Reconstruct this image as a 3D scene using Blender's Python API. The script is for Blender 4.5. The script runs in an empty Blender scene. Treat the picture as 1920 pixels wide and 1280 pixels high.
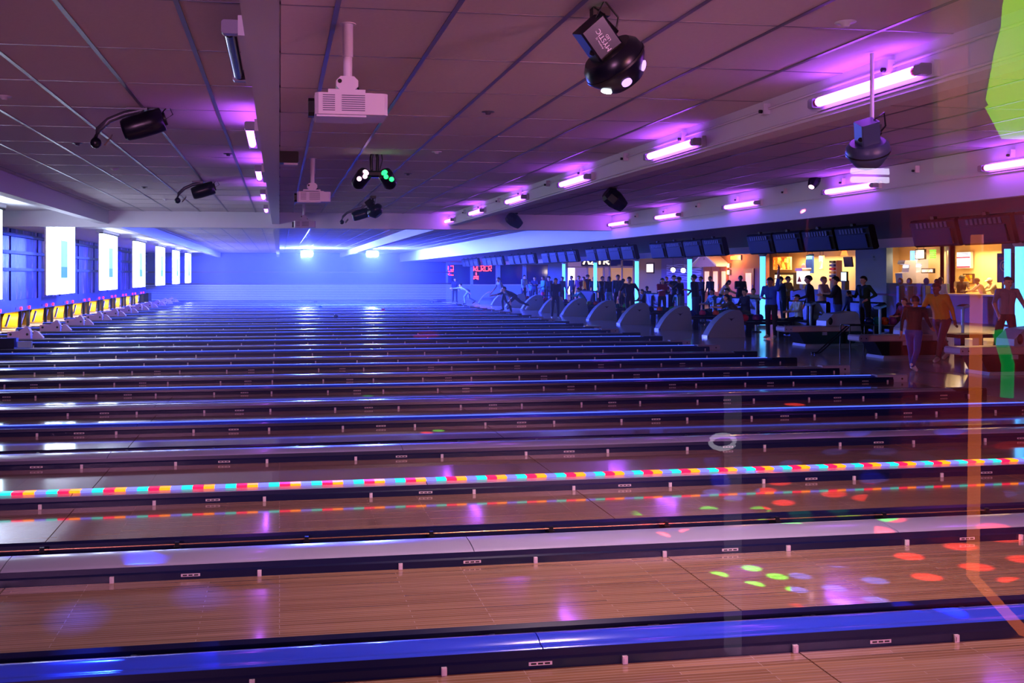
import bpy, bmesh, math, random
from mathutils import Vector, Matrix, Euler
random.seed(7)
SC = bpy.context.scene
COL = SC.collection
R = math.radians
# ------------------------------------------------------------------ camera
F, PX, PY, YAW, EYE = 1760.0, 792.0, 515.0, R(8.66), 1.8
CT, ST = math.cos(YAW), math.sin(YAW)
cd = bpy.data.cameras.new('camera'); cam = bpy.data.objects.new('camera', cd); COL.objects.link(cam)
cam.location = (0, 0, EYE); cam.rotation_euler = (R(90), 0, -YAW)
cd.sensor_width = 36; cd.lens = F / 1920 * 36
cd.shift_x = (960 - PX) / 1920; cd.shift_y = -(640 - PY) / 1920
cd.clip_start = 0.02; cd.clip_end = 400
SC.camera = cam
# ------------------------------------------------------------------ world, lights, exposure
w = bpy.data.worlds.new('world'); SC.world = w; w.use_nodes = True
w.node_tree.nodes['Background'].inputs[0].default_value = (0.10, 0.06, 0.14, 1)
w.node_tree.nodes['Background'].inputs[1].default_value = 0.0
VS = SC.view_settings
VS.view_transform = 'Standard'; VS.look = 'None'; VS.exposure = 1.0; VS.gamma = 1.0; VS.use_curve_mapping = False
try:
    SC.cycles.use_denoising = True
    SC.cycles.use_adaptive_sampling = True; SC.cycles.adaptive_threshold = 0.03
    SC.cycles.max_bounces = 6; SC.cycles.diffuse_bounces = 3; SC.cycles.glossy_bounces = 4
    SC.cycles.transparent_max_bounces = 8; SC.cycles.volume_bounces = 0
    SC.cycles.sample_clamp_indirect = 6.0; SC.cycles.sample_clamp_direct = 0
    SC.cycles.caustics_reflective = False; SC.cycles.caustics_refractive = False
except Exception: pass

def lin(c):
    if isinstance(c, str):
        c = [int(c[i:i+2], 16) / 255 for i in (0, 2, 4)]
    return tuple((x / 12.92 if x <= 0.04045 else ((x + 0.055) / 1.055) ** 2.4) for x in c)

def light(name, kind, loc, color, energy, size=0.2, size_y=None, aim=None, spot=None, blend=0.6, shape=None):
    d = bpy.data.lights.new(name, kind); o = bpy.data.objects.new(name, d); COL.objects.link(o)
    o.location = loc; d.color = color; d.energy = energy
    if kind == 'AREA':
        d.shape = 'RECTANGLE' if size_y else 'SQUARE'; d.size = size
        if size_y: d.size_y = size_y
    else: d.shadow_soft_size = size
    if kind == 'SPOT': d.spot_size = R(spot or 60); d.spot_blend = blend
    if aim is not None:
        o.rotation_euler = (Vector(aim) - Vector(loc)).to_track_quat('-Z', 'Y').to_euler()
    return o
BLUE = (0.012, 0.042, 1.0); DBLUE = (0.03, 0.05, 1.0); CYAN = (0.0, 0.42, 1.0); UV = (0.30, 0.06, 1.0); PINK = (1.0, 0.42, 0.55)
# the two far blinders flood the hall with blue
BLN = (0.035, 0.07, 1.0)
light('blinder_glow', 'POINT', (1.55, 53.3, 2.95), BLN, 13000, 0.2)
light('blinder_glow', 'POINT', (5.30, 53.3, 2.95), BLN, 13000, 0.2)
# unseen fill lamps added on the arcade side, two level with the mirrored tubes
light('arcade_fill_left_offscreen', 'POINT', (-3.4, -3.6, 2.4), (1.0, 0.40, 0.86), 640, 0.3)
light('arcade_fill_right_offscreen', 'POINT', (6.2, -2.7, 2.4), (1.0, 0.40, 0.86), 640, 0.3)
light('arcade_wall_fill_offscreen', 'POINT', (4.6, -1.6, 3.1), (1.0, 0.24, 0.2), 260, 0.15)
# ------------------------------------------------------------------ helpers
def ray(px, py):
    a, b = (px - PX) / F, (PY - py) / F
    return Vector((a * CT + ST, CT - a * ST, b))
CAMP = Vector((0, 0, EYE))
def atX(px, py, X): d = ray(px, py); return CAMP + d * (X / d.x)
def atY(px, py, Y): d = ray(px, py); return CAMP + d * (Y / d.y)
def atZ(px, py, Z): d = ray(px, py); return CAMP + d * ((Z - EYE) / d.z)
def atD(px, py, D): return CAMP + ray(px, py) * D          # depth along the lens axis

class MB:
    def __init__(s): s.v = []; s.f = []; s.m = []; s.sm = []
    def add(s, vs, fs, mi=0, smooth=False, M=None):
        b = len(s.v)
        s.v += [tuple(M @ Vector(p)) if M is not None else tuple(p) for p in vs]
        s.f += [tuple(i + b for i in f) for f in fs]; s.m += [mi] * len(fs); s.sm += [smooth] * len(fs)
        return s
    def box(s, x0, x1, y0, y1, z0, z1, mi=0, M=None):
        return s.add([(x, y, z) for z in (z0, z1) for y in (y0, y1) for x in (x0, x1)],
            [(0, 2, 3, 1), (4, 5, 7, 6), (0, 1, 5, 4), (2, 6, 7, 3), (0, 4, 6, 2), (1, 3, 7, 5)], mi, False, M)
    def cbox(s, x0, x1, y0, y1, z0, z1, c=0.02, mi=0, M=None, axis='x'):
        # box whose long edges are chamfered; extruded along an axis
        if axis == 'x': a0, a1, b0, b1, e0, e1 = y0, y1, z0, z1, x0, x1
        elif axis == 'y': a0, a1, b0, b1, e0, e1 = z0, z1, x0, x1, y0, y1
        else: a0, a1, b0, b1, e0, e1 = x0, x1, y0, y1, z0, z1
        pr = [(a0 + c, b0), (a1 - c, b0), (a1, b0 + c), (a1, b1 - c), (a1 - c, b1), (a0 + c, b1), (a0, b1 - c), (a0, b0 + c)]
        return s.prism(pr, e0, e1, axis, mi, M)
    def prism(s, pr, e0, e1, axis='x', mi=0, M=None, smooth=False):
        n = len(pr)
        def P(a, b, e): return {'x': (e, a, b), 'y': (b, e, a), 'z': (a, b, e)}[axis]
        vs = [P(a, b, e0) for a, b in pr] + [P(a, b, e1) for a, b in pr]
        s.add(vs, [(i, (i + 1) % n, n + (i + 1) % n, n + i) for i in range(n)], mi, smooth, M)
        s.add(vs, [tuple(reversed(range(n))), tuple(range(n, 2 * n))], mi, False, M)
        return s
    def sheet(s, pr, e0, e1, axis='x', mi=0, M=None, smooth=False):      # open profile
        n = len(pr)
        def P(a, b, e): return {'x': (e, a, b), 'y': (b, e, a), 'z': (a, b, e)}[axis]
        return s.add([P(a, b, e0) for a, b in pr] + [P(a, b, e1) for a, b in pr],
                     [(i, i + 1, n + i + 1, n + i) for i in range(n - 1)], mi, smooth, M)
    def tube(s, pts, r, n=8, mi=0, M=None, r1=None, caps=True):
        pts = [Vector(p) for p in pts]; k = len(pts); vs = []
        for i, p in enumerate(pts):
            d = (pts[min(i + 1, k - 1)] - pts[max(i - 1, 0)]).normalized()
            u = d.cross(Vector((0, 0, 1)) if abs(d.z) < 0.9 else Vector((1, 0, 0))).normalized(); q = d.cross(u)
            rr = r if r1 is None else r + (r1 - r) * i / (k - 1)
            vs += [p + (u * math.cos(2 * math.pi * j / n) + q * math.sin(2 * math.pi * j / n)) * rr for j in range(n)]
        s.add(vs, [(i * n + j, i * n + (j + 1) % n, (i + 1) * n + (j + 1) % n, (i + 1) * n + j) for i in range(k - 1) for j in range(n)], mi, True, M)
        if caps: s.add(vs, [tuple(reversed(range(n))), tuple(range((k - 1) * n, k * n))], mi, False, M)
        return s
    def lathe(s, prof, n=16, mi=0, M=None, smooth=True):      # profile (r, z), around z
        k = len(prof); vs = [(r * math.cos(2 * math.pi * j / n), r * math.sin(2 * math.pi * j / n), z) for r, z in prof for j in range(n)]
        s.add(vs, [(i * n + j, i * n + (j + 1) % n, (i + 1) * n + (j + 1) % n, (i + 1) * n + j) for i in range(k - 1) for j in range(n)], mi, smooth, M)
        s.add(vs, [tuple(reversed(range(n))), tuple(range((k - 1) * n, k * n))], mi, False, M)
        return s
    def ball(s, c, r, n=14, k=8, mi=0, sc=(1, 1, 1), M=None):
        prof = [(max(1e-4, math.sin(math.pi * i / k)), -math.cos(math.pi * i / k)) for i in range(k + 1)]
        T = Matrix.Translation(c) @ Matrix.Diagonal((r * sc[0], r * sc[1], r * sc[2], 1))
        return s.lathe(prof, n, mi, (M @ T) if M is not None else T)
    def mesh(s, name):
        me = bpy.data.meshes.new(name); me.from_pydata(s.v, [], s.f)
        me.polygons.foreach_set('material_index', s.m); me.polygons.foreach_set('use_smooth', s.sm)
        me.update(); return me
    def build(s, name, mats, parent=None, loc=None, rot=None):
        me = s.mesh(name)
        for m in (mats if isinstance(mats, (list, tuple)) else [mats]): me.materials.append(m)
        return ob(name, me, parent, loc, rot)

def ob(name, me, parent=None, loc=None, rot=None):
    o = bpy.data.objects.new(name, me); COL.objects.link(o)
    if parent is not None: o.parent = parent
    if loc is not None: o.location = loc
    if rot is not None: o.rotation_euler = rot
    return o
def tag(o, label=None, cat=None, group=None, kind=None):
    if label: o['label'] = label
    if cat: o['category'] = cat
    if group: o['group'] = group
    if kind: o['kind'] = kind
    return o
def thing(name, label, cat, loc=(0, 0, 0), rotz=0, group=None, rot=None):
    o = bpy.data.objects.new(name, None); COL.objects.link(o); o.empty_display_size = 0.1
    o.location = loc; o.rotation_euler = rot if rot is not None else (0, 0, rotz)
    return tag(o, label, cat, group)
def struct(o): o['kind'] = 'structure'; return o
KIDS = {}
def copy_tree(o, parent=None, kids=None):
    c = o.copy(); COL.objects.link(c)
    if parent is not None: c.parent = parent
    for ch in [x for x in bpy.data.objects if x.parent == o] if kids is None else kids.get(o, []):
        copy_tree(ch, c, kids)
    return c
def tree_of(root):
    d = {}
    def rec(o):
        d[o] = list(o.children)
        for x in d[o]: rec(x)
    rec(root); return d
def curve_text(name, txt, size, mat, parent=None, M=None, depth=0.002, align='CENTER'):
    cu = bpy.data.curves.new(name, 'FONT'); cu.body = txt; cu.size = size; cu.extrude = depth
    cu.align_x = align; cu.align_y = 'CENTER'
    tmp = bpy.data.objects.new('tmp', cu); COL.objects.link(tmp)
    dg = bpy.context.evaluated_depsgraph_get(); dg.update()
    me = bpy.data.meshes.new_from_object(tmp.evaluated_get(dg))
    bpy.data.objects.remove(tmp); bpy.data.curves.remove(cu)
    if M is not None: me.transform(M)
    me.materials.clear(); me.materials.append(mat); me.name = name
    return ob(name, me, parent)

# ------------------------------------------------------------------ materials
MATS = {}
def mat(name, col, rough=0.5, metal=0.0, emit=None, es=0.0, var=0.0, scale=8.0, bump=0.0, spec=0.5, stretch=None, coat=0.0):
    if name in MATS: return MATS[name]
    m = bpy.data.materials.new(name); m.use_nodes = True; nt = m.node_tree; b = nt.nodes['Principled BSDF']
    c = lin(col); b.inputs['Base Color'].default_value = (*c, 1)
    b.inputs['Roughness'].default_value = rough; b.inputs['Metallic'].default_value = metal
    b.inputs['Specular IOR Level'].default_value = spec
    if coat: b.inputs['Coat Weight'].default_value = coat; b.inputs['Coat Roughness'].default_value = 0.08
    if emit is not None:
        b.inputs['Emission Color'].default_value = (*lin(emit), 1); b.inputs['Emission Strength'].default_value = es
    if var or bump:
        tc = nt.nodes.new('ShaderNodeTexCoord'); n = nt.nodes.new('ShaderNodeTexNoise')
        n.inputs['Scale'].default_value = scale; n.inputs['Detail'].default_value = 4
        src = tc.outputs['Object']
        if stretch:
            mp = nt.nodes.new('ShaderNodeMapping'); mp.inputs['Scale'].default_value = stretch
            nt.links.new(src, mp.inputs[0]); src = mp.outputs[0]
        nt.links.new(src, n.inputs['Vector'])
        if var:
            mx = nt.nodes.new('ShaderNodeMix'); mx.data_type = 'RGBA'
            mx.inputs['A'].default_value = (*[x * (1 - var) for x in c], 1); mx.inputs['B'].default_value = (*[min(1, x * (1 + var)) for x in c], 1)
            nt.links.new(n.outputs['Fac'], mx.inputs['Factor']); nt.links.new(mx.outputs['Result'], b.inputs['Base Color'])
        if bump:
            bp = nt.nodes.new('ShaderNodeBump'); bp.inputs['Strength'].default_value = bump; bp.inputs['Distance'].default_value = 0.01
            nt.links.new(n.outputs['Fac'], bp.inputs['Height']); nt.links.new(bp.outputs[0], b.inputs['Normal'])
    MATS[name] = m; return m
def emis(name, col, strength):
    return mat(name, '101010', 0.4, emit=col, es=strength)

def lane_wood():
    m = bpy.data.materials.new('lane_wood'); m.use_nodes = True; nt = m.node_tree; b = nt.nodes['Principled BSDF']
    N = nt.nodes.new; L = nt.links.new
    g = N('ShaderNodeNewGeometry')
    br = N('ShaderNodeTexBrick'); br.offset = 0.37; br.offset_frequency = 3; br.squash = 1.0
    br.inputs['Scale'].default_value = 1.0; br.inputs['Mortar Size'].default_value = 0.0016; br.inputs['Mortar Smooth'].default_value = 0.3
    br.inputs['Bias'].default_value = 0.0; br.inputs['Brick Width'].default_value = 1.1; br.inputs['Row Height'].default_value = 0.0267
    br.inputs['Color1'].default_value = (*lin('a07a5c'), 1); br.inputs['Color2'].default_value = (*lin('8a6446'), 1); br.inputs['Mortar'].default_value = (*lin('b8a098'), 1)
    L(g.outputs['Position'], br.inputs['Vector'])
    mp = N('ShaderNodeMapping'); mp.inputs['Scale'].default_value = (1.2, 60, 1); L(g.outputs['Position'], mp.inputs[0])
    n = N('ShaderNodeTexNoise'); n.inputs['Scale'].default_value = 1.0; n.inputs['Detail'].default_value = 6; L(mp.outputs[0], n.inputs['Vector'])
    mx = N('ShaderNodeMix'); mx.data_type = 'RGBA'; mx.blend_type = 'MULTIPLY'; mx.inputs['Factor'].default_value = 1.0
    cr = N('ShaderNodeValToRGB'); cr.color_ramp.elements[0].position = 0.3; cr.color_ramp.elements[0].color = (0.72, 0.72, 0.72, 1); cr.color_ramp.elements[1].position = 0.7; cr.color_ramp.elements[1].color = (1.12, 1.12, 1.12, 1)
    L(n.outputs['Fac'], cr.inputs[0]); L(br.outputs['Color'], mx.inputs['A']); L(cr.outputs[0], mx.inputs['B'])
    L(mx.outputs['Result'], b.inputs['Base Color'])
    b.inputs['Roughness'].default_value = 0.11; b.inputs['Specular IOR Level'].default_value = 0.6
    b.inputs['Coat Weight'].default_value = 0.5; b.inputs['Coat Roughness'].default_value = 0.06
    return m
def mural_mat():
    # printed backdrop above the pinsetters: purple streaks of light on dark shelving
    m = bpy.data.materials.new('mask_mural'); m.use_nodes = True; nt = m.node_tree; b = nt.nodes['Principled BSDF']
    N = nt.nodes.new; L = nt.links.new
    g = N('ShaderNodeNewGeometry')
    mp = N('ShaderNodeMapping'); mp.inputs['Scale'].default_value = (1, 3.2, 0.55); L(g.outputs['Position'], mp.inputs[0])
    n = N('ShaderNodeTexNoise'); n.inputs['Scale'].default_value = 1.1; n.inputs['Detail'].default_value = 5; n.inputs['Distortion'].default_value = 0.6; L(mp.outputs[0], n.inputs['Vector'])
    cr = N('ShaderNodeValToRGB'); e = cr.color_ramp.elements
    e[0].position = 0.36; e[0].color = (*lin('080850'), 1); e[1].position = 0.70; e[1].color = (*lin('f8d0ff'), 1)
    a = e.new(0.47); a.color = (*lin('2408a0'), 1); a = e.new(0.56); a.color = (*lin('6418d8'), 1)
    L(n.outputs['Fac'], cr.inputs[0]); L(cr.outputs[0], b.inputs['Base Color'])
    b.inputs['Roughness'].default_value = 0.35
    return m
def siding_mat(): return mat('white_siding', 'dfe2ee', 0.45, var=0.05)
M_WOOD = lane_wood(); M_MURAL = mural_mat()
M_TILE = mat('ceiling_tile', 'd9cdd2', 0.9, var=0.06, scale=30, bump=0.15, spec=0.2)
M_TEE = mat('tee_bar_metal', '8d8790', 0.35, 0.6)
M_WHITE = mat('white_paint', 'dcdae4', 0.55, var=0.03)
M_WALLB = mat('blue_paint', '1434a8', 0.5, var=0.05, scale=2)
M_RAILP = mat('dark_red_rail', '3a0c2c', 0.4)
M_DARK = mat('charcoal_plastic', '0b0c16', 0.35)
M_BLACK = mat('black_metal', '08080c', 0.4)
M_BODY = mat('black_fixture', '05081c', 0.3)
M_GUT = mat('gutter_plastic', '0a1030', 0.3, spec=0.5)
M_RAIL = mat('bumper_plastic', '0a1238', 0.3, spec=0.4)
M_BRASS = mat('brass_rod', 'c89a72', 0.25, 0.8)
M_CLIP = mat('clip_plastic', 'cfc6cc', 0.4)
M_CAPW = mat('white_cap_plastic', '9a98b0', 0.25, var=0.04, coat=0.3)
M_CAPB = mat('blue_cap_plastic', '2c48d8', 0.18, coat=0.4)
M_LEDB = mat('blue_led_strip', '2030a0', 0.3, emit='4a64ff', es=0.9)
M_FLOOR = mat('approach_floor', 'b9aca4', 0.14, var=0.06, scale=3, spec=0.55)
M_CARPET = mat('dark_carpet', '15131c', 0.9, var=0.3, scale=20)
M_RETURN = mat('return_hood_white', '8e9aa8', 0.35, var=0.03)
M_PURPLE = mat('uv_tube_glass', 'e0b0ff', 0.3, emit='b050ff', es=7.0)
M_CHROME = mat('chrome', 'c8c8d2', 0.2, 0.9)
M_GREY = mat('grey_metal', '6a6a76', 0.4, 0.5)
# ------------------------------------------------------------------ the hall
CEIL, YF, XL, XM, XFOUL = 3.30, 65.2, -9.7, -8.5, 10.47
XFAS, XLOW, XB = 8.33, 15.0, 25.6
PITCH, CAP0, NCAP = 1.735, 4.33, 35
struct(MB().box(-12, 34, -8, 70, -0.5, -0.16).build('floor', M_DARK))
ap = struct(MB().box(XFOUL, 19.0, -8, YF, -0.155, 0.0).build('floor_approach', M_FLOOR))
struct(MB().box(19.0, 33, -8, YF, -0.155, 0.0).build('floor_concourse', mat('concourse_floor', '4a3c46', 0.3, var=0.2, scale=4)))
struct(MB().box(XL, XFOUL, -8, 2.75, -0.155, -0.01).build('floor_walkway', M_DARK))
# ceiling slab, tiles and tee bars
cl = struct(MB().box(XL, 33, -0.5, YF + 0.2, CEIL + 0.02, CEIL + 0.2).build('ceiling', M_WHITE))
xl = [-0.18, -0.56] + [-0.56 - 0.65 * k for k in range(1, 6)] + [-3.95]
xr = [0.0] + [0.32 + 0.665 * k for k in range(0, 13)]
cols = [(xl[i + 1], xl[i]) for i in range(len(xl) - 1)] + [(xr[i], xr[i + 1]) for i in range(len(xr) - 1)]
yl = [5.27 + 1.165 * k for k in range(-4, 52)]
rest = MB(); tiles = []
def vis(x, y):
    z = x * ST + y * CT; xc = x * CT - y * ST
    return z > 1 and -80 < PX + F * xc / z < 2000 and PY - F * (CEIL - EYE) / z > -60
meshes = {}
cand = []
for j in range(len(yl) - 1):
    for (a, b) in cols:
        y0, y1 = yl[j], min(yl[j + 1], YF)
        if any(vis(x, y) for x in (a, b) for y in (y0, y1)): cand.append((y0, y1, a, b))
cand.sort()
for i, (y0, y1, a, b) in enumerate(cand):
    if i < 300:
        k = (round(b - a, 3), round(y1 - y0, 3))
        if k not in meshes:
            hx, hy = k[0] / 2 - 0.009, k[1] / 2 - 0.006
            me = MB().box(-hx, hx, -hy, hy, 0.0, 0.03).mesh('ceiling_tile'); me.materials.append(M_TILE); meshes[k] = me
        ob('ceiling_tile', meshes[k], cl, ((a + b) / 2, (y0 + y1) / 2, CEIL + random.uniform(-0.002, 0.002)))
    else: rest.box(a + 0.009, b - 0.009, y0 + 0.006, y1 - 0.006, CEIL, CEIL + 0.03)
tag(rest.build('ceiling_tile_field', M_TILE, cl), kind='stuff')
for x in xl[1:-1] + xr[1:-1]:
    MB().box(x - 0.015, x + 0.015, 0, YF, CEIL - 0.006, CEIL + 0.015).build('tee_bar', M_TEE, cl)
for y in yl[3:]:
    MB().box(-3.95, 8.3, y - 0.007, y + 0.007, CEIL - 0.003, CEIL + 0.015).build('cross_tee', M_TEE, cl)
# beams
struct(MB().box(-0.175, -0.0, 0, 22.8, CEIL - 0.285, CEIL).build('trim_1', M_WHITE))
struct(MB().box(4.14, 4.34, 0, YF, CEIL - 0.285, CEIL).build('trim_2', M_WHITE))
struct(MB().box(-9.6, XFAS, 22.8, 23.1, CEIL - 0.38, CEIL).build('trim_3', M_WHITE))
struct(MB().box(-4.15, -3.95, 0, YF, CEIL - 0.31, CEIL).build('trim_4', M_WHITE))
struct(MB().box(-0.175, -0.0, 23.1, YF, CEIL - 0.285, CEIL).build('trim_9', M_WHITE))
struct(MB().box(-9.6, -4.15, 0, YF, CEIL - 0.02, CEIL + 0.02).build('ceiling_pins', M_WHITE))
# fascia over the foul line, soffit, lower fascia
struct(MB().box(XFAS, XFAS + 0.12, 0, YF, CEIL - 0.6, CEIL).build('trim_5', M_WHITE))
struct(MB().box(XFAS + 0.12, XLOW, 0, YF, CEIL - 0.6, CEIL - 0.56).build('ceiling_soffit', mat('soffit_paint', '8d86a4', 0.6)))
struct(MB().box(XLOW, XLOW + 0.15, 0, YF, 2.48, 2.76).build('trim_6', M_WHITE))
struct(MB().box(XLOW + 0.15, 33, 0, YF, 3.10, 3.16).build('ceiling_concourse', mat('warm_ceiling', 'b8a890', 0.8)))
# far wall: blue paint, rails, white siding
WF = struct(MB().box(XL, 12.0, YF, YF + 0.2, 0, CEIL).build('wall_far', M_WALLB))
sd = MB()
for k in range(9): sd.box(XL, 12.0, YF - 0.05, YF - 0.0, 0.10 + k * 0.117, 0.10 + k * 0.117 + 0.078)
o = sd.build('siding', mat('white_siding', 'c8d0ee', 0.4), WF); o['kind'] = 'stuff'
struct(MB().box(XL, 12.0, YF - 0.06, YF, 1.15, 1.23).build('trim_7', M_RAILP))
struct(MB().box(XL, 12.0, YF - 0.06, YF, 1.94, 2.02).build('trim_8', M_RAILP))
struct(MB().box(XL, XFOUL, YF - 0.3, YF, -0.15, 0.1).build('baseboard_far', M_DARK))
struct(MB().box(XL - 0.2, XL, 0, YF, 0, CEIL).build('wall_left', M_DARK))
# far wall of the concourse with windows
M_WALLC = mat('pale_blue_paint', '8fb0d8', 0.6, var=0.04)
WC = struct(MB().box(12.0, 34.0, YF + 0.3, YF + 0.5, 0, CEIL).build('wall_concourse_far', mat('night_blue', '101a70', 0.5)))
def fx(px): return atY(px, 515, YF).x
def fz(py): return EYE + (515 - py) * (atY(950, 515, YF) - CAMP).dot(Vector((ST, CT, 0))) / F
def seg(px0, px1, z0, z1, name, m, d=0.25): return struct(MB().box(fx(px0), fx(px1), YF - 0.02, YF + d, z0, z1).build(name, m))
seg(836, 1062, 0, fz(533), 'wall_under_windows', M_WALLC); seg(836, 1062, fz(496), 2.95, 'wall_over_windows', M_WALLC)
struct(MB().box(12.0, 33, YF - 0.02, YF + 0.25, 2.95, CEIL).build('wall_header', M_WALLC))
wn = [(840, 882), (887, 930), (938, 980), (987, 1028)]
edges = [836] + [p for w_ in wn for p in w_] + [1062]
for i in range(0, len(edges), 2): seg(edges[i], edges[i + 1], fz(533), fz(496), 'trim_%d' % (11 + i // 2), M_WALLC)
M_PANE = mat('dark_window_glass', '0a1260', 0.08, spec=0.7)
M_NEON = emis('red_neon', 'ff2838', 7.0)
def squig(w, h, n, rows):
    m = MB()
    for r_ in range(rows):
        z = h * (r_ + 0.5) / rows - h / 2
        for k in range(n):
            x = -w / 2 + w * (k + 0.5) / n; a = w / n * 0.36; b = h / rows * 0.36
            shapes = [[(x - a, -b), (x - a, b), (x + a, b), (x + a, 0), (x - a, 0), (x + a, -b)], [(x - a, -b), (x - a, b), (x + a, b), (x + a, -b), (x - a, -b)], [(x + a, b), (x - a, b), (x - a, -b), (x + a, -b)], [(x, -b), (x, b)]]
            m.tube([(p, 0, z + q) for p, q in shapes[(k * 2 + r_ * 3) % 4]], 0.035, 6)
    return m
for i, (a, b) in enumerate(wn):
    W = struct(MB().box(fx(a), fx(b), YF + 0.08, YF + 0.1, fz(533), fz(496)).build('window_%d' % (i + 1), M_PANE))
    MB().box(fx(a) - 0.03, fx(b) + 0.03, YF - 0.06, YF + 0.08, fz(533) - 0.05, fz(533)).build('window_sill', M_WHITE, W)
def sign(px, py, w, h, n, rows, label):
    p = atY(px, py, YF - 0.0); t = thing('neon_sign', label, 'sign', (p.x, YF + 0.02, p.z))
    squig(w, h, n, rows).build('neon_tube', M_NEON, t); MB().box(-w / 2, w / 2, 0.04, 0.06, -h / 2, h / 2).build('backing', M_DARK, t)
sign(844, 507, 0.55, 0.75, 2, 2, 'small two-line red neon sign in the first dark window past the siding')
sign(905, 503, 1.35, 0.5, 5, 1, 'wide red neon lettering in the window beside the small neon sign')
sign(893, 517, 0.45, 0.55, 1, 2, 'red neon tail sign below the wide neon lettering')
# lit glass storefront right of the windows
M_FRAME = mat('pale_window_frame', 'c8b8b0', 0.4)
M_WARM = mat('warm_interior', 'd8a868', 0.6, emit='c08858', es=0.35)
SF = thing('glass_storefront', 'glazed entrance storefront with dark transoms and pale frames beyond the windows', 'storefront', (fx(1140), YF, 0))
def sfb(px0, px1, y0, y1, d0, d1, name, m):
    return MB().box(fx(px0) - fx(1140), fx(px1) - fx(1140), d0, d1, y0, y1).build(name, m, SF)
sfb(1062, 1190, 0, 2.92, 0.2, 0.26, 'back_panel', mat('storefront_glow', '6a5a90', 0.5, emit='8a6aa0', es=0.35))
for px in (1062, 1100, 1131, 1142, 1165, 1188): sfb(px, px + 2.5, 0, 2.92, -0.05, 0.1, 'mullion', M_FRAME)
sfb(1062, 1190, fz(501), fz(499.5), -0.06, 0.1, 'transom_bar', M_FRAME)
for a, b in ((1090, 1130), (1144, 1164), (1167, 1187)): sfb(a, b, fz(498.5), fz(487), 0.0, 0.04, 'transom_pane', mat('transom_blue', '14209a', 0.1))
for a, b, m in ((1062, 1078, emis('bright_doorway', 'f8e8ff', 1.6)), (1104, 1130, M_WARM), (1144, 1186, M_WARM)): sfb(a, b, 0.4, fz(502), 0.02, 0.05, 'pane', m)
p = atY(1117, 490, YF); t = thing('lit_sign', 'bright cream lettered sign above the storefront doors', 'sign', (p.x, YF - 0.15, p.z))
m_sg = emis('cream_sign', 'ffd8a8', 3.0)
q = MB()
for k, sh in enumerate(([(-0.22, -0.2), (0, 0.25), (0.22, -0.2)], [(-0.2, 0.22), (0.2, 0.22), (-0.2, -0.2), (0.2, -0.2)], [(0, -0.2), (0, 0.22)], [(-0.18, -0.2), (-0.18, 0.22), (0.15, 0.2), (0.15, 0.05), (-0.1, 0), (0.2, -0.2)])):
    q.tube([(-0.75 + 0.5 * k + a, 0, b) for a, b in sh], 0.06, 6)
q.build('lettering', m_sg, t); MB().box(-1.05, 1.05, 0.06, 0.1, -0.35, 0.35).build('backing', M_DARK, t)
# ---------------------------------------------------------------- pinsetter masks, pits, lanes
M_YEL = mat('pit_yellow', 'f8b818', 0.5)
M_PIT = mat('lit_pin_deck', 'f4e8d8', 0.4)
M_RED = emis('red_lane_lamp', 'ff2038', 3.0)
npair = 20
for k in range(npair):
    y0 = 4.16 + 0.115 + 3.41 * (k - 1); y1 = min(y0 + 3.41, YF - 0.1)
    if y1 < 22 or y1 - y0 < 3.0: continue
    y0 += 0.005; y1 -= 0.005
    t = thing('pinsetter_mask', 'blue and purple printed pinsetter mask unit with dark ledges above the pit', 'mask', (XM, (y0 + y1) / 2, 0), group='pinsetter mask units along the pin end')
    hy = (y1 - y0) / 2
    MB().box(-0.5, 0, -hy, hy, 0.98, CEIL - 0.02).build('mural_panel', M_MURAL, t)
    MB().box(-0.5, 0.03, -hy, hy, 0.60, 0.98).build('lower_fascia', mat('mask_blue', '1a1e9a', 0.4), t)
    for z in (1.92, 2.47, 3.03): MB().box(0, 0.16, -hy, hy, z, z + 0.10).build('ledge', mat('ledge_navy', '06062c', 0.5), t)
    MB().box(0, 0.04, -hy, -hy + 0.55, 0.98, CEIL - 0.02).build('upright', mat('mask_blue', '1a1e9a', 0.4), t)
    for s in (-1, 1):
        MB().box(0.03, 0.07, s * 0.52 - 0.05, s * 0.52 + 0.05, 0.64, 0.74).build('lamp', M_RED, t)
        MB().box(-0.05, 0.05, s * 0.5 - 0.014, s * 0.5 + 0.014, 0.0, 0.62).build('post', M_BLACK, t)
    light('pin_deck_lamp', 'AREA', (XM - 0.25, (y0 + y1) / 2, 0.575), (1.0, 0.80, 0.52), 26, 0.25, 3.0, aim=(XM - 0.251, (y0 + y1) / 2, 0))
    MB().box(0.03, 0.045, -1.15, -0.75, 0.66, 0.74).build('lane_plate', mat('plate_lilac', '6048c0', 0.4), t)
    for s in (-1, 1):
        c = s * 0.9
        MB().box(-1.2, 0.15, c - 0.53, c + 0.53, -0.15, 0.002).build('pin_deck', M_PIT, t)
        MB().sheet([(c - 0.75 + 1.5 * (1 - math.cos(a * math.pi / 12)) / 1.0 * 0.5, 0.02 + 0.62 * math.sin(a * math.pi / 12) ** 0.7) for a in range(0, 7)], -1.2, -0.25, 'x', smooth=True).build('pit_curtain', M_YEL, t)
        MB().box(-1.25, -1.2, c - 0.8, c + 0.8, 0, 0.62).build('pit_back', mat('pit_amber', 'd88818', 0.6), t)
        Mx = Matrix.Translation((-0.35, c + 0.25, 0.28)) @ Matrix.Rotation(R(40), 4, 'X')
        MB().box(-0.03, 0.03, -0.28, 0.28, -0.02, 0.03, M=Mx).build('sweep_arm', M_WHITE, t)
struct(MB().box(XL, XM, YF - 1.6, YF - 0.1, 0, 0.6).build('trim_20', M_BLACK))
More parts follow.
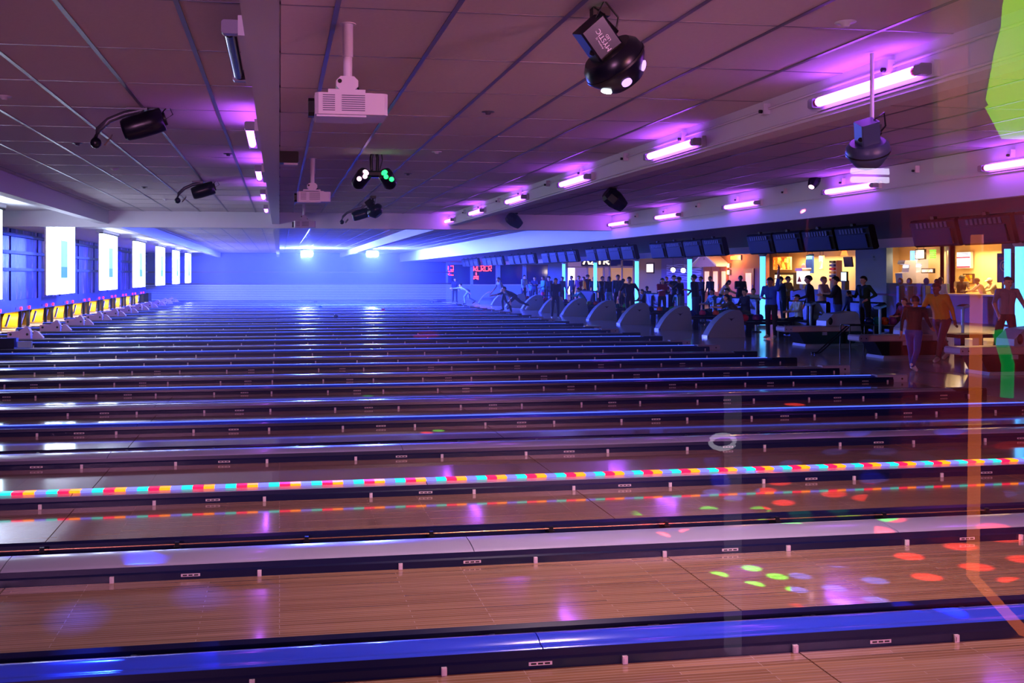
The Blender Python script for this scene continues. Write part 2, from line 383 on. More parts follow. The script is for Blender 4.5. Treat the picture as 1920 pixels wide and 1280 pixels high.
# lanes: in every pair a narrow blue cap divides two lanes, a wide white cap stands between pairs
Y0, PAIR, LWID = 4.16, 3.41, 1.066
def blue_y(p): return Y0 + PAIR * p + 0.115
def white_y(p): return Y0 + PAIR * p + 1.73
LW = LWID / 2; XEND = -8.32
seams = [XFOUL - 4.01 * k for k in range(5)] + [XEND]
pans = []
for k in range(5):
    me = MB().box(seams[k + 1] + 0.004, seams[k] - 0.004, -LW, LW, -0.06, 0.0).mesh('lane_panel'); me.materials.append(M_WOOD); pans.append(me)
gn = [(-LW - 0.238, 0.0), (-LW - 0.20, -0.06), (-LW - 0.13, -0.092), (-LW - 0.06, -0.07), (-LW - 0.0, -0.01)]
g2 = MB().sheet(gn, XEND, XFOUL, smooth=True).mesh('gutter'); g2.materials.append(M_GUT)
r1 = MB().prism([(LW + 0.004, -0.09), (LW + 0.02, -0.09), (LW + 0.02, 0.078), (LW + 0.016, 0.082), (LW + 0.012, 0.05), (LW + 0.004, 0.04)], -8.2, 10.2).mesh('bumper_rail'); r1.materials.append(M_RAIL)
r2 = MB().prism([(-LW - 0.012, -0.05), (-LW - 0.012, 0.035), (-LW - 0.022, 0.042), (-LW - 0.055, 0.03), (-LW - 0.062, -0.05)], -8.2, 10.2).mesh('bumper_rail'); r2.materials.append(M_RAIL)
rod = MB().tube([(-8.2, -LW - 0.135, 0.022), (10.2, -LW - 0.135, 0.022)], 0.0055, 6).mesh('rail_rod'); rod.materials.append(M_BRASS)
clipb = MB().box(-0.012, 0.012, -0.012, 0.003, 0.0, 0.036).box(-0.007, 0.007, -0.016, -0.012, 0.006, 0.028); clip = clipb.mesh('clip'); clip.materials.append(M_CLIP)
brk = MB().box(-0.02, 0.02, -0.03, 0.08, -0.05, 0.012).box(-0.013, 0.013, -0.012, 0.012, 0.012, 0.038).mesh('bracket'); brk.materials.append(M_BLACK)
plate = MB().box(-0.055, 0.055, -0.003, 0.001, -0.008, 0.008).box(-0.045, -0.02, -0.004, -0.003, -0.004, 0.004, 1).box(-0.012, 0.012, -0.004, -0.003, -0.004, 0.004, 1).box(0.02, 0.045, -0.004, -0.003, -0.004, 0.004, 1).mesh('maker_plate')
plate.materials.append(M_CLIP); plate.materials.append(M_DARK)
clipx = [-0.968 + 0.85 * k for k in range(-8, 14)]
def many(mesh, pts):
    b = MB()
    for p_ in pts: b.add([tuple(Vector(v.co) + Vector(p_)) for v in mesh.vertices], [tuple(f.vertices) for f in mesh.polygons])
    return b
cl_far = many(clip, [(x, LW + 0.002, 0) for x in clipx]).mesh('clip_row'); cl_far.materials.append(M_CLIP)
br_far = many(brk, [(x + 0.30, -LW - 0.135, 0) for x in clipx]).mesh('bracket_row'); br_far.materials.append(M_BLACK)
LANEG = 'bowling lanes side by side'
lanes = []
for p_ in range(0, 20):
    lanes += [Y0 + PAIR * p_ - LW, Y0 + PAIR * p_ + 0.47 + LW]
lanes = [y for y in lanes if y + LW < YF - 0.3]
for i, y in enumerate(lanes):
    nm = {0: 'wooden bowling lane lying in front of the blue ridged divider cap', 1: 'wooden bowling lane between the blue ridged cap and a plain white cap',
          2: 'wooden bowling lane between a plain white cap and the multicoloured LED cap', 3: 'wooden bowling lane just past the multicoloured LED cap',
          len(lanes) - 1: 'last wooden bowling lane along the white siding of the far wall'}.get(i)
    t = thing('bowling_lane', nm or 'glossy wooden bowling lane with dark gutters beyond the multicoloured LED cap', 'lane', (0, y, 0), group=None if nm else LANEG)
    for k in range(5): ob('lane_panel', pans[k], t)
    ob('gutter', g2, t); ra = ob('bumper_rail', r1, t); rb = ob('bumper_rail', r2, t)
    ob('rail_rod', rod, rb)
    if i < 9:
        for x in clipx: ob('clip', clip, ra, (x, LW + 0.002, 0))
        for x in clipx: ob('bracket', brk, rb, (x + 0.30, -LW - 0.135, 0))
        for k in range(-4, 6): ob('maker_plate', plate, ra, (1.18 + 1.7 * k, LW + 0.0035, 0.024))
    else:
        tag(ob('clip_row', cl_far, ra), kind='stuff'); tag(ob('bracket_row', br_far, rb), kind='stuff')
# division caps
prb = [(-0.093, -0.12), (-0.093, 0.072), (-0.085, 0.080), (-0.055, 0.084), (-0.045, 0.080), (-0.03, 0.088), (0.0, 0.100), (0.035, 0.104), (0.065, 0.098), (0.085, 0.08), (0.093, 0.05), (0.093, -0.12)]
prw = [(-0.165, -0.12), (-0.165, 0.060), (-0.155, 0.076), (-0.12, 0.086), (0.0, 0.098), (0.10, 0.098), (0.15, 0.085), (0.165, 0.06), (0.165, -0.12)]
segx = [XFOUL - 0.55, 7.0, 4.1, 1.2, -1.6, -5.0, -8.3]
cms = {}
for kd, m, pr in (('w', M_CAPW, prw), ('b', M_CAPB, prb), ('n', M_CAPW, prb)):
    for k in range(6):
        me = MB().prism(pr, segx[k + 1] + 0.003, segx[k] - 0.003, smooth=True).mesh('cap_section'); me.materials.append(m); cms[kd, k] = me
endw = MB().cbox(XFOUL - 0.55, XFOUL + 0.0, -0.09, 0.09, -0.12, 0.12, 0.02).mesh('end_block'); endw.materials.append(M_CAPW)
endd = MB().cbox(XFOUL - 0.55, XFOUL + 0.0, -0.09, 0.09, -0.12, 0.105, 0.02).mesh('end_block'); endd.materials.append(M_DARK)
ledm = MB().box(-8.3, XFOUL - 0.6, -0.012, 0.012, -0.006, 0.008).mesh('led_strip'); ledm.materials.append(M_LEDB)
hole = MB().tube([(0, -0.003, 0), (0, 0.01, 0)], 0.018, 8).mesh('bolt'); hole.materials.append(M_BLACK)
LEDC = [emis('led_cyan', '10c8b8', 1.1), emis('led_magenta', 'ff1040', 1.4), emis('led_amber', 'ff7a04', 1.6), emis('led_lilac', '7070f0', 1.0)]
LEDD = [emis('led_dot_pale', 'a0fff0', 1.5), emis('led_dot_rose', 'ff8090', 1.5), emis('led_dot_gold', 'ffd860', 2.0), emis('led_dot_blue', 'b0b0ff', 1.0)]
for k in range(40):
    blue = k % 2 == 0; p_ = k // 2
    y = blue_y(p_) if blue else white_y(p_)
    if y + 0.3 > YF - 0.1: break
    nm = {0: 'blue glossy ridged divider cap between the two lanes before the camera', 1: 'plain white divider cap with visible joints before the LED cap', 2: 'white divider cap carrying a strip of multicoloured LEDs', 3: 'plain white divider cap next past the LED cap'}.get(k)
    t = thing('lane_divider', nm or ('blue divider cap with a thin glowing blue strip between lanes' if blue else 'plain white divider cap between lanes beyond the LED cap'), 'divider', (0, y, 0), group=None if nm else ('blue divider caps' if blue else 'white divider caps'))
    for j in range(6): ob('cap_section', cms['n' if k == 2 else ('b' if blue else 'w'), j], t)
    e = ob('end_block', endd if k % 4 in (0, 1) else endw, t)
    if k % 4 not in (0, 1):
        for x in (XFOUL - 0.1, XFOUL - 0.4): ob('bolt', hole, e, (x, -0.091, 0.05))
    if k == 2:
        lm = []
        for c in range(4):
            b_ = MB().cbox(-0.0428, 0.0428, -0.045, 0.04, 0, 0.018, 0.006)
            for d_ in (-0.025, -0.005, 0.018): b_.box(d_ - 0.003, d_ + 0.003, -0.018, 0.012, 0.014, 0.0175, 1)
            me = b_.mesh('led_segment'); me.materials.append(LEDC[c]); me.materials.append(LEDD[c]); lm.append(me)
        x = -8.25; c = 0
        while x < XFOUL - 0.7:
            ob('led_segment', lm[c % 4], t, (x, 0.01, 0.095)); x += 0.0855; c += 1
    elif blue and k > 0: ob('led_strip', ledm, t, (0, 0.03, 0.104))
# bumper drive covers near the pins
def cover(y, x, label, dark=False):
    t = thing('bumper_drive', label, 'machine cover', (x, y, 0.097), group=None if dark else 'bumper drive covers near the pins')
    if dark:
        MB().cbox(-0.32, 0.30, -0.14, 0.14, 0, 0.24, 0.015).build('housing', M_BODY, t); MB().box(0.30, 0.34, -0.1, 0.1, 0.03, 0.24).build('end_plate', mat('deep_blue', '0a1a90', 0.4), t)
        MB().box(0.36, 0.66, -0.05, 0.05, 0.02, 0.16).build('arm', M_CAPW, t)
    else:
        m = mat('lilac_cover', 'c8a8d8', 0.4)
        MB().prism([(0.0, -0.38), (0.19, -0.38), (0.2, -0.1), (0.33, 0.08), (0.3, 0.14), (0.2, 0.2), (0, 0.2)], -0.1, 0.1, 'y').build('housing', m, t)
        MB().prism([(0.0, 0.24), (0.22, 0.28), (0.18, 0.38), (0.03, 0.52), (0, 0.5)], -0.08, 0.08, 'y').build('tail_cover', m, t)
        for q_ in (-0.3, 0.12): MB().tube([(q_, -0.105, 0.12), (q_, -0.09, 0.12)], 0.035, 8).build('bolt', M_BLACK, t)
for k in range(5, 18):
    y = white_y(k)
    if y > 61: break
    if k == 5: cover(y, -6.35, 'dark blue box shaped drive housing resting on a divider near the pins', True)
    else: cover(y, -6.75, 'lilac plastic drive cover with two bolts on a divider near the pins')
# ------------------------------------------------------------------ hanging screens along the pin end
M_SCREEN = mat('lit_screen', 'f0f4f4', 0.6, emit='dce6ff', es=6.0)
M_SCRBAND = mat('screen_band', 'd8ecec', 0.6, emit='c8f0f4', es=2.2)
M_SCRPIC = mat('screen_picture', '70c8d0', 0.6, emit='40a8b8', es=0.3)
M_SCRPIC2 = mat('screen_picture_pale', 'b0e0e0', 0.6, emit='90d8dc', es=0.42)
for k in range(0, 7):
    y = 19.25 + 7.05 * k
    if y > YF - 2: break
    lab = {0: 'glowing white screen hung last before the cross beam'}.get(k, 'tall glowing white projection screen hung past the cross beam over the pin ends')
    t = thing('projection_screen', lab, 'screen', (-5.75, y, 1.29), group='white screens hung past the cross beam' if k > 0 else None)
    MB().sheet([(-1.5, -0.05), (-1.42, -0.02), (-1.1, 0.03), (-0.5, 0.05), (0.5, 0.05), (1.1, 0.03), (1.42, -0.02), (1.5, -0.05)], 0, 1.86, 'z', M=Matrix(((0, 1, 0, 0), (1, 0, 0, 0), (0, 0, 1, 0), (0, 0, 0, 1))), smooth=True).build('screen_sheet', M_SCREEN, t)
    MB().box(-0.1, -0.06, -1.5, 1.5, 0, 1.86).build('screen_back', M_WHITE, t)
    MB().box(0.05, 0.056, -0.4, 0.4, 0.42, 1.42).build('picture', M_SCRPIC2, t)
    MB().box(0.05, 0.058, -0.38, 0.38, 0.44, 0.72).build('picture_base', M_SCRPIC, t)
    for s in (-1, 1): MB().box(-0.02, 0.035, s * 1.3 - 0.13, s * 1.3 + 0.13, 0.0, 1.86).build('side_band', M_SCRBAND, t)
    MB().cbox(-0.16, 0.08, -1.55, 1.55, 1.9, 2.01, 0.02, axis='y').build('header_case', M_WHITE, t)
    MB().box(-0.05, 0.07, -1.53, 1.53, 1.86, 1.90).build('slot', M_BLACK, t)
# ------------------------------------------------------------------ purple tube lights
tubem = MB().tube([(0, -0.54, 0), (0, 0.54, 0)], 0.036, 10).mesh('tube'); tubem.materials.append(M_PURPLE)
chan = MB().box(0.05, 0.09, -0.66, 0.66, -0.05, 0.055).mesh('channel'); chan.materials.append(M_WHITE)
sock = MB().cbox(-0.036, 0.055, -0.03, 0.03, -0.036, 0.036, 0.01, axis='y').mesh('socket'); sock.materials.append(M_CAPW)
ring = MB().tube([(0, -0.035, 0), (0, 0.035, 0)], 0.03, 8).mesh('end_ring'); ring.materials.append(mat('copper_ring', 'a05050', 0.3, 0.6))
def uv(x, y, z, side, label, group, lit=True):
    t = thing('uv_tube_light', label, 'tube light', (x, y, z), 0 if side > 0 else math.pi, group=group)
    tb = ob('tube', tubem if lit else tubed, t); ob('channel', chan, t)
    for s in (-1, 1): ob('socket', sock, t, (0, s * 0.61, 0)); ob('end_ring', ring, t, (0, s * 0.555, 0))
    return t
tubed = MB().tube([(0, -0.54, 0), (0, 0.54, 0)], 0.036, 10).mesh('tube'); tubed.materials.append(mat('dark_tube_glass', '101838', 0.1, spec=0.8))
for k in range(6): uv(4.05, 6.05 + 3.3 * k, 3.11, 1, 'lit purple tube light on the white beam nearer the projectors', 'purple tubes on the middle beam')
for k in range(5): uv(8.24, 9.4 + 3.27 * k - (0.3 if k > 3 else 0), 3.06, 1, 'lit purple tube light high on the wide white fascia over the foul line', 'purple tubes on the fascia')
for k in range(5): uv(-0.265, 5.65 + 3.3 * k, 3.1, 1, 'dark unlit tube light on the narrow beam by the projectors' if k == 0 else 'lit purple tube light on the narrow beam by the projectors', None if k == 0 else 'purple tubes on the narrow beam', lit=k > 0)
# conduits and hooks on the beams
def conduit(x, z, y0, y1, label, r=0.011):
    o = MB().tube([(x, y0, z), (x, y1, z)], r, 6).build('conduit', M_WHITE); tag(o, label, 'conduit')
conduit(4.125, 3.045, 1, 22.8, 'thin white conduit low on the beam face under the purple tubes'); conduit(4.125, 3.215, 1, 22.8, 'thin white conduit high on the beam face above the purple tubes')
conduit(8.315, 2.99, 1, 22.8, 'thin white conduit along the wide fascia under its purple tubes')
conduit(-0.19, 3.24, 1, 22.8, 'thin white conduit along the narrow beam by the projectors')
for (x, n, y0, dy, g, w_) in ((4.10, 11, 4.2, 1.65, 'hooks on the middle beam', 'middle beam'), (8.29, 9, 8.0, 1.63, 'hooks on the fascia', 'wide fascia')):
    for k in range(n):
        t = thing('wall_hook', 'small white hook bracket with dark bolt on the ' + w_, 'hook', (x, y0 + dy * k, 3.215 if x < 5 else 3.19), group=g)
        MB().box(-0.02, 0.04, -0.03, 0.03, -0.045, 0.045).build('bracket', M_WHITE, t); MB().tube([(-0.045, 0, -0.02), (-0.01, 0, -0.02)], 0.016, 8).build('bolt', M_BODY, t)
# ------------------------------------------------------------------ projectors
M_PROJ = mat('projector_white', 'd4d0e0', 0.4)
def projector(px, py, label):
    c = atZ(px, py, CEIL); t = thing('projector', label, 'projector', (c.x, c.y, CEIL))
    pole = MB().tube([(0, 0, 0), (0, 0, -0.2)], 0.032, 12).tube([(0, 0, -0.2), (0, 0, -0.33)], 0.027, 12).build('pole', M_PROJ, t)
    MB().lathe([(0.05, -0.004), (0.05, 0.0)], 14).build('ceiling_plate', M_WHITE, t)
    mt = MB().cbox(-0.07, 0.06, -0.04, 0.04, -0.405, -0.32, 0.025, axis='y').build('tilt_mount', M_PROJ, t)
    MB().tube([(-0.05, -0.045, -0.35), (-0.05, 0.045, -0.35)], 0.013, 8).build('bolt', M_BLACK, mt)
    for s in (-1, 1):
        MB().box(-0.12, 0.1, s * 0.06 - 0.012, s * 0.06 + 0.012, -0.425, -0.405).box(0.08 * s, 0.11 * s + 0.03, -0.08, 0.08, -0.44, -0.425).build('mount_arm', M_PROJ, mt)
    bd = MB().cbox(-0.20, 0.225, -0.15, 0.15, -0.565, -0.44, 0.02, axis='z').build('body', M_PROJ, t)
    for a, b in ((-0.155, -0.085), (-0.045, 0.09)):
        for k in range(8): MB().box(a, b, -0.156, -0.149, -0.545 + 0.0125 * k, -0.541 + 0.0125 * k).build('grille_slat', mat('grille_shadow', '5a5878', 0.6), bd)
    MB().cbox(-0.235, -0.2, -0.05, 0.06, -0.56, -0.455, 0.02, axis='x').build('lens_block', M_BLACK, t)
    MB().box(-0.19, 0.1, -0.12, 0.12, -0.575, -0.565).build('base_plate', M_PROJ, t)
    MB().tube([(0.02, 0, -0.33), (0.07, -0.02, -0.40), (0.12, -0.03, -0.438)], 0.006, 6).build('cable', M_BLACK, t)
    return t
projector(652, 45, 'white ceiling projector on a short pole with two grilles, largest in view of its kind')
projector(586, 297, 'white ceiling projector hung beside the black ceiling box')
projector(570, 373, 'small white ceiling projector hung just before the cross beam')
# ------------------------------------------------------------------ effect lights
RT = Vector((CT, -ST, 0)); UP = Vector((0, 0, 1)); FW = Vector((ST, CT, 0))
def frame(loc, zaxis, hint):
    z = zaxis.normalized(); x = (hint - z * hint.dot(z)).normalized(); y = z.cross(x)
    return Matrix(((x.x, y.x, z.x, loc[0]), (x.y, y.y, z.y, loc[1]), (x.z, y.z, z.z, loc[2]), (0, 0, 0, 1)))
M_LENS = emis('lens_white', 'e8f4ff', 9.0); M_LENSP = emis('lens_lilac', 'c890ff', 1.2); M_LENSG = emis('lens_green', '20ff60', 2.2); M_LENSR = emis('lens_rose', 'ffb8e0', 2.6)
M_TXT = mat('white_print', 'f8f8fc', 0.5)
def dome_light(px, py, mount, size, label, axis, lit=True, text=False, m=None, ytop=None):
    D = (atZ(mount[0], mount[1], CEIL) - CAMP).dot(FW)
    c = atD(px, py, D); t = thing('effect_light', label, 'stage light', tuple(c))
    b = m or M_BODY; s = size
    A = (RT * axis[0] + UP * axis[1] + FW * axis[2]).normalized()
    Mx = frame((0, 0, 0), A, -FW)
    h = MB().lathe([(0.30 * s, -0.12 * s), (0.36 * s, -0.05 * s), (0.38 * s, 0.06 * s), (0.36 * s, 0.12 * s), (0.22 * s, 0.33 * s), (0.2 * s, 0.335 * s)], 24, smooth=True, M=Mx).build('lamp_head', b, t)
    MB().lathe([(0.385 * s, 0.05 * s), (0.385 * s, 0.075 * s)], 24, M=Mx).build('seam_ring', M_BLACK, h)
    if lit:
        for k in range(6):
            an = k * math.pi / 3 + 0.35
            Lm = Mx @ Matrix.Rotation(an, 4, 'Z') @ Matrix.Translation((0.295 * s, 0, 0.232 * s)) @ Matrix.Rotation(R(56), 4, 'Y')
            MB().lathe([(0.062 * s, -0.005), (0.062 * s, 0.004), (0.04 * s, 0.008)], 14, M=Lm).build('lens', M_LENS if k == 1 else M_LENSP, h)
    bx = MB().cbox(-0.15 * s, 0.15 * s, -0.17 * s, 0.17 * s, -0.52 * s, -0.1 * s, 0.02 * s, axis='z', M=Mx).build('driver_box', b, t)
    MB().box(-0.155 * s, 0.0, -0.175 * s, -0.17 * s, -0.5 * s, -0.15 * s, M=Mx).build('side_panel', mat('panel_navy', '141c4c', 0.4), bx)
    # yoke up to the ceiling
    top = atZ(mount[0], mount[1], CEIL) - c if ytop is None else atD(ytop[0], ytop[1], D) - c
    for sg in (-1, 1):
        a = Mx @ Vector((0.1 * s, sg * 0.19 * s, -0.25 * s))
        MB().tube([a, (a + top) / 2 + RT * 0.02 * sg, top + RT * 0.03 * sg], 0.016, 6).build('yoke_arm', M_BLACK, t)
    MB().box(top.x - 0.05, top.x + 0.05, top.y - 0.03, top.y + 0.03, top.z - 0.05, top.z).build('clamp', M_BLACK, t)
    q0 = Mx @ Vector((0.02 * s, -0.12 * s, -0.52 * s)); q1 = Mx @ Vector((0.05 * s, -0.30 * s, -0.62 * s)); q2 = Mx @ Vector((0.03 * s, -0.33 * s, -0.35 * s)); q3 = Mx @ Vector((0.02 * s, -0.18 * s, -0.2 * s))
    MB().tube([q0, q1, q2, q3], 0.006, 6).build('cable', M_BLACK, t)
    if text:
        F0 = Mx @ Matrix.Translation((0.152 * s, 0, -0.3 * s))
        d = (RT * -0.62 + UP * 0.78); d = d - (Mx.to_3x3() @ Vector((1, 0, 0))) * d.dot(Mx.to_3x3() @ Vector((1, 0, 0)))
        n_ = (Mx.to_3x3() @ Vector((1, 0, 0)))
        B = frame(F0.translation, n_, d)
        curve_text('lettering', 'MYSTIC', 0.085 * s, M_TXT, bx, B @ Matrix.Translation((0, 0.0, 0.001)))
        curve_text('lettering', 'LED', 0.05 * s, M_TXT, bx, B @ Matrix.Translation((-0.01 * s, -0.06 * s, 0.001)))
        curve_text('lettering', 'American DJ', 0.03 * s, M_TXT, bx, B @ Matrix.Translation((0, 0.06 * s, 0.001)))
        MB().box(-0.04 * s, 0.04 * s, -0.181 * s, -0.176 * s, -0.33 * s, -0.2 * s, M=Mx).build('rating_label', M_CLIP, bx)
        MB().box(-0.09 * s, -0.06 * s, -0.186 * s, -0.176 * s, -0.44 * s, -0.42 * s, M=Mx).build('power_lamp', emis('green_led', '30ff20', 6.0), bx)
    return t, c, A
T_MYS, C_MYS, A_MYS = dome_light(1148, 112, (1125, 15), 0.48, 'black multi-lens disco light lettered MYSTIC hanging before the purple tube beam', (0.62, -0.70, 0.36), text=True)
light('disco_wash', 'SPOT', tuple(C_MYS + A_MYS * 0.2), (1.0, 0.66, 0.74), 270, 0.12, spot=165, blend=0.7, aim=tuple(C_MYS + A_MYS * 0.2 + Vector((-0.1, 0.15, -1))))
dome_light(702, 393, (700, 367), 0.42, 'dome shaped disco light silhouetted blue near the cross beam', (0.55, -0.70, -0.1), lit=False)
T_HNG, C_HNG, A_HNG = dome_light(1627, 278, (1634, 97), 0.37, 'dark multi-lens light at the end of a white drop pole', (0.25, -0.85, 0.45), lit=False, m=mat('slate_fixture', '3a4468', 0.4), ytop=(1635, 234))
p = MB().tube([atD(1635, 234, (C_HNG - CAMP).dot(FW)), atD(1635, 100, (C_HNG - CAMP).dot(FW))], 0.013, 8).build('drop_pole', M_WHITE); p['label'] = 'white vertical drop pole carrying the dark multi-lens light'; p['category'] = 'pole'
def scanner(px, py, mount, L, label, flip=1):
    D = (atZ(mount[0], mount[1], CEIL) - CAMP).dot(FW); c = atD(px, py, D)
    t = thing('scanner_light', label, 'stage light', tuple(c))
    A = (RT * -0.93 + UP * -0.30 + FW * -0.15).normalized(); Mx = frame((0, 0, 0), A, UP)
    r = L * 0.30
    bd = MB().lathe([(r * 0.72, -L * 0.5), (r * 0.95, -L * 0.48), (r, -L * 0.2), (r, L * 0.15), (r * 0.92, L * 0.42), (r * 0.8, L * 0.5), (r * 0.5, L * 0.5)], 18, M=Mx).build('barrel', M_BODY, t)
    MB().lathe([(r * 0.55, -L * 0.56), (r * 0.55, -L * 0.5)], 12, M=Mx).build('rear_cap', M_BLACK, bd)
    arm = MB()
    pts = [Mx @ Vector((r * 1.15, 0, -L * 0.1)), Mx @ Vector((r * 1.25, 0, L * 0.35)), Mx @ Vector((r * 1.1, 0, L * 0.75)), Mx @ Vector((r * 0.6, 0, L * 1.05)), Mx @ Vector((-r * 0.1, 0, L * 1.2))]
    arm.tube(pts, r * 0.26, 6).build('mirror_arm', M_GREY, t)
    e = Mx @ Vector((-r * 0.35, 0, L * 1.2)); MB().ball(e, r * 0.45, 10, 6).build('mirror_motor', M_BODY, t)
    Mm = Matrix.Translation(Mx @ Vector((-r * 0.4, 0, L * 0.9))) @ Euler((0.5, 0.6, 0.3)).to_matrix().to_4x4()
    MB().box(-r * 0.06, r * 0.06, -r * 0.4, r * 0.4, -r * 0.45, r * 0.45, M=Mm).build('mirror', mat('mirror_glass', 'b8b0b8', 0.12, 0.9), t)
    top = atZ(mount[0], mount[1], CEIL) - c
    MB().tube([Mx @ Vector((r * 0.95, 0, -L * 0.05)), top], 0.028, 8).build('stem', M_GREY, t)
    MB().box(top.x - 0.09, top.x + 0.09, top.y - 0.05, top.y + 0.05, top.z - 0.02, top.z).build('ceiling_plate', M_GREY, t)
    MB().tube([Mx @ Vector((r * 0.5, 0, -L * 0.5)), Mx @ Vector((r * 0.9, -r * 0.3, -L * 0.72)), Mx @ Vector((r * 0.1, -r * 0.3, -L * 0.75)), Mx @ Vector((-r * 0.1, 0, -L * 0.5))], 0.006, 6).build('cable', M_BLACK, t)
    return t, c
T_SC1, C_SC1 = scanner(269, 234, (258, 203), 0.37, 'navy barrel scanner light with mirror arm, the larger one under the left bay tiles')
scanner(381, 357, (371, 340), 0.36, 'navy barrel scanner light with mirror arm, the smaller one under the left bay tiles')
scanner(676, 402, (684, 384), 0.36, 'small barrel scanner light hanging beside the blue silhouetted dome light')
def yoke_spot(px, py, mount, L, label, axis, lens=None, ptX=None):
    P0 = atZ(mount[0], mount[1], CEIL); D = (P0 - CAMP).dot(FW); c = atD(px, py, D)
    t = thing('yoke_spotlight', label, 'stage light', tuple(c)); A = (RT * axis[0] + UP * axis[1] + FW * axis[2]).normalized(); Mx = frame((0, 0, 0), A, UP)
    bd = MB().lathe([(L * 0.28, -L * 0.5), (L * 0.38, -L * 0.35), (L * 0.40, 0.0), (L * 0.33, L * 0.3), (L * 0.26, L * 0.5), (L * 0.2, L * 0.5)], 8, smooth=False, M=Mx).build('housing', M_BODY, t)
    MB().lathe([(L * 0.2, L * 0.49), (L * 0.19, L * 0.52)], 12, M=Mx).build('lens', lens or M_BLACK, bd)
    top = P0 - c
    for s in (-1, 1): MB().tube([Mx @ Vector((0, s * L * 0.42, 0)), Mx @ Vector((0, s * L * 0.42, 0)) * 0.3 + (top * 0.7) + RT * 0.02 * s, top + RT * 0.04 * s], 0.012, 6).build('yoke_arm', M_BLACK, t)
    MB().box(top.x - 0.06, top.x + 0.06, top.y - 0.03, top.y + 0.03, top.z - 0.03, top.z).build('clamp', M_BLACK, t)
    return t, c
yoke_spot(1153, 374, (1150, 351), 0.40, 'black faceted spotlight on a yoke between the middle beam and the fascia', (0.75, -0.6, 0.1))
yoke_spot(964, 413, (966, 399), 0.40, 'black faceted spotlight on a yoke close before the cross beam', (0.75, -0.6, 0.1))
T_YS, C_YS = yoke_spot(1526, 341, (1528, 333), 0.22, 'small black spotlight with a lit lens near the fascia tubes', (-0.5, -0.7, -0.4), lens=M_LENSR)
# twin multi-lens light with looped yoke
P0 = atZ(702, 289, CEIL); D = (P0 - CAMP).dot(FW); c = atD(702, 330, D)
C_TW = c.copy()
t = thing('twin_effect_light', 'black twin-headed disco light with a green and a rose lens on a looped yoke', 'stage light', tuple(c))
MB().cbox(-0.14, 0.15, -0.08, 0.08, -0.02, 0.06, 0.02).build('bar', M_BODY, t)
for s in (-1, 1): MB().tube([(s * 0.035 - 0.0, 0, 0.05), (s * 0.04, 0, 0.22), (s * 0.03, 0, P0.z - c.z)], 0.02, 8).build('yoke_loop', M_BLACK, t)
for s, L1 in ((-1, M_LENSR), (1, M_LENSG)):
    Mx = Matrix.Translation((s * 0.16, -0.02, -0.03)) @ Matrix.Rotation(s * R(-35), 4, 'Y') @ Matrix.Rotation(R(40), 4, 'X')
    h = MB().lathe([(0.06, -0.14), (0.09, -0.1), (0.095, 0.06), (0.085, 0.1), (0.07, 0.1)], 14, M=Mx).build('lamp_head', M_BODY, t)
    MB().lathe([(0.042, 0.098), (0.036, 0.115)], 12, M=Mx).build('lens', L1, h)
    MB().ball((s * 0.13, -0.14, -0.02), 0.03, 8, 5).ball((s * 0.2, -0.13, -0.05), 0.03, 8, 5).build('lens_bead', L1, h)
MB().tube([(0.06, 0, 0.05), (0.1, 0, 0.2), (0.09, 0, P0.z - c.z)], 0.007, 6).build('cable', M_BLACK, t)
# black box on the narrow beam
q = atZ(541, 285, CEIL); t = thing('ceiling_box', 'black box with pale tray fixed at the ceiling beside the narrow beam', 'box', (q.x, q.y, CEIL))
MB().cbox(-0.13, 0.12, -0.1, 0.1, -0.14, 0.0, 0.015, axis='y').build('case', M_BLACK, t); MB().box(-0.06, 0.11, -0.08, 0.08, -0.165, -0.14).build('tray', M_WHITE, t)
# far blinders
for k, px in enumerate((572, 690)):
    x = (1.55, 5.30)[k]; t = thing('blinder_light', ('dazzling white stage light nearer the row of projectors' if k == 0 else 'dazzling white stage light nearer the middle beam'), 'stage light', (x, 53.9, 3.0))
    hd = MB().cbox(-0.36, 0.36, 0.0, 0.2, -0.19, 0.19, 0.03, axis='y').build('housing', M_BLACK, t)
    for s in (-1, 1): MB().tube([(s * 0.38, 0.1, 0.0), (s * 0.38, 0.1, 0.22), (0, 0.1, 0.3)], 0.015, 6).build('yoke_arm', M_BLACK, t)
    for s in (-1, 1): MB().lathe([(0.17, 0.0), (0.17, 0.02), (0.13, 0.03)], 16, M=Matrix.Translation((s * 0.175, -0.0, 0)) @ Matrix.Rotation(R(90), 4, 'X')).build('lens', emis('blinder_lens', 'c8d4ff', 160.0), hd)
# sprinkler heads and small ceiling dots
for i, (px, py) in enumerate(((915, 209), (8, 180), (145, 268), (215, 316), (270, 350), (310, 373), (428, 288), (819, 284), (765, 325), (1585, 41))):
    q = atZ(px, py, CEIL); o = MB().lathe([(0.012, -0.03), (0.022, -0.028), (0.03, -0.008), (0.06, -0.006), (0.062, 0.0)], 12).build('sprinkler', M_GREY if i % 2 == 0 else M_WHITE, None, (q.x, q.y, CEIL)); tag(o, 'small round sprinkler head set in a ceiling tile', 'sprinkler', 'sprinkler heads')
for i, (px, py) in enumerate(((125, 404), (158, 412))):
    q = atX(px, py, -4.3); o = MB().lathe([(0.05, -0.09), (0.075, -0.07), (0.075, 0), (0.03, 0)], 12).build('downlight', M_BODY, None, (q.x, q.y, 3.27)); tag(o, 'small dark downlight behind the white soffit near the screens', 'downlight', 'downlights behind the soffit')
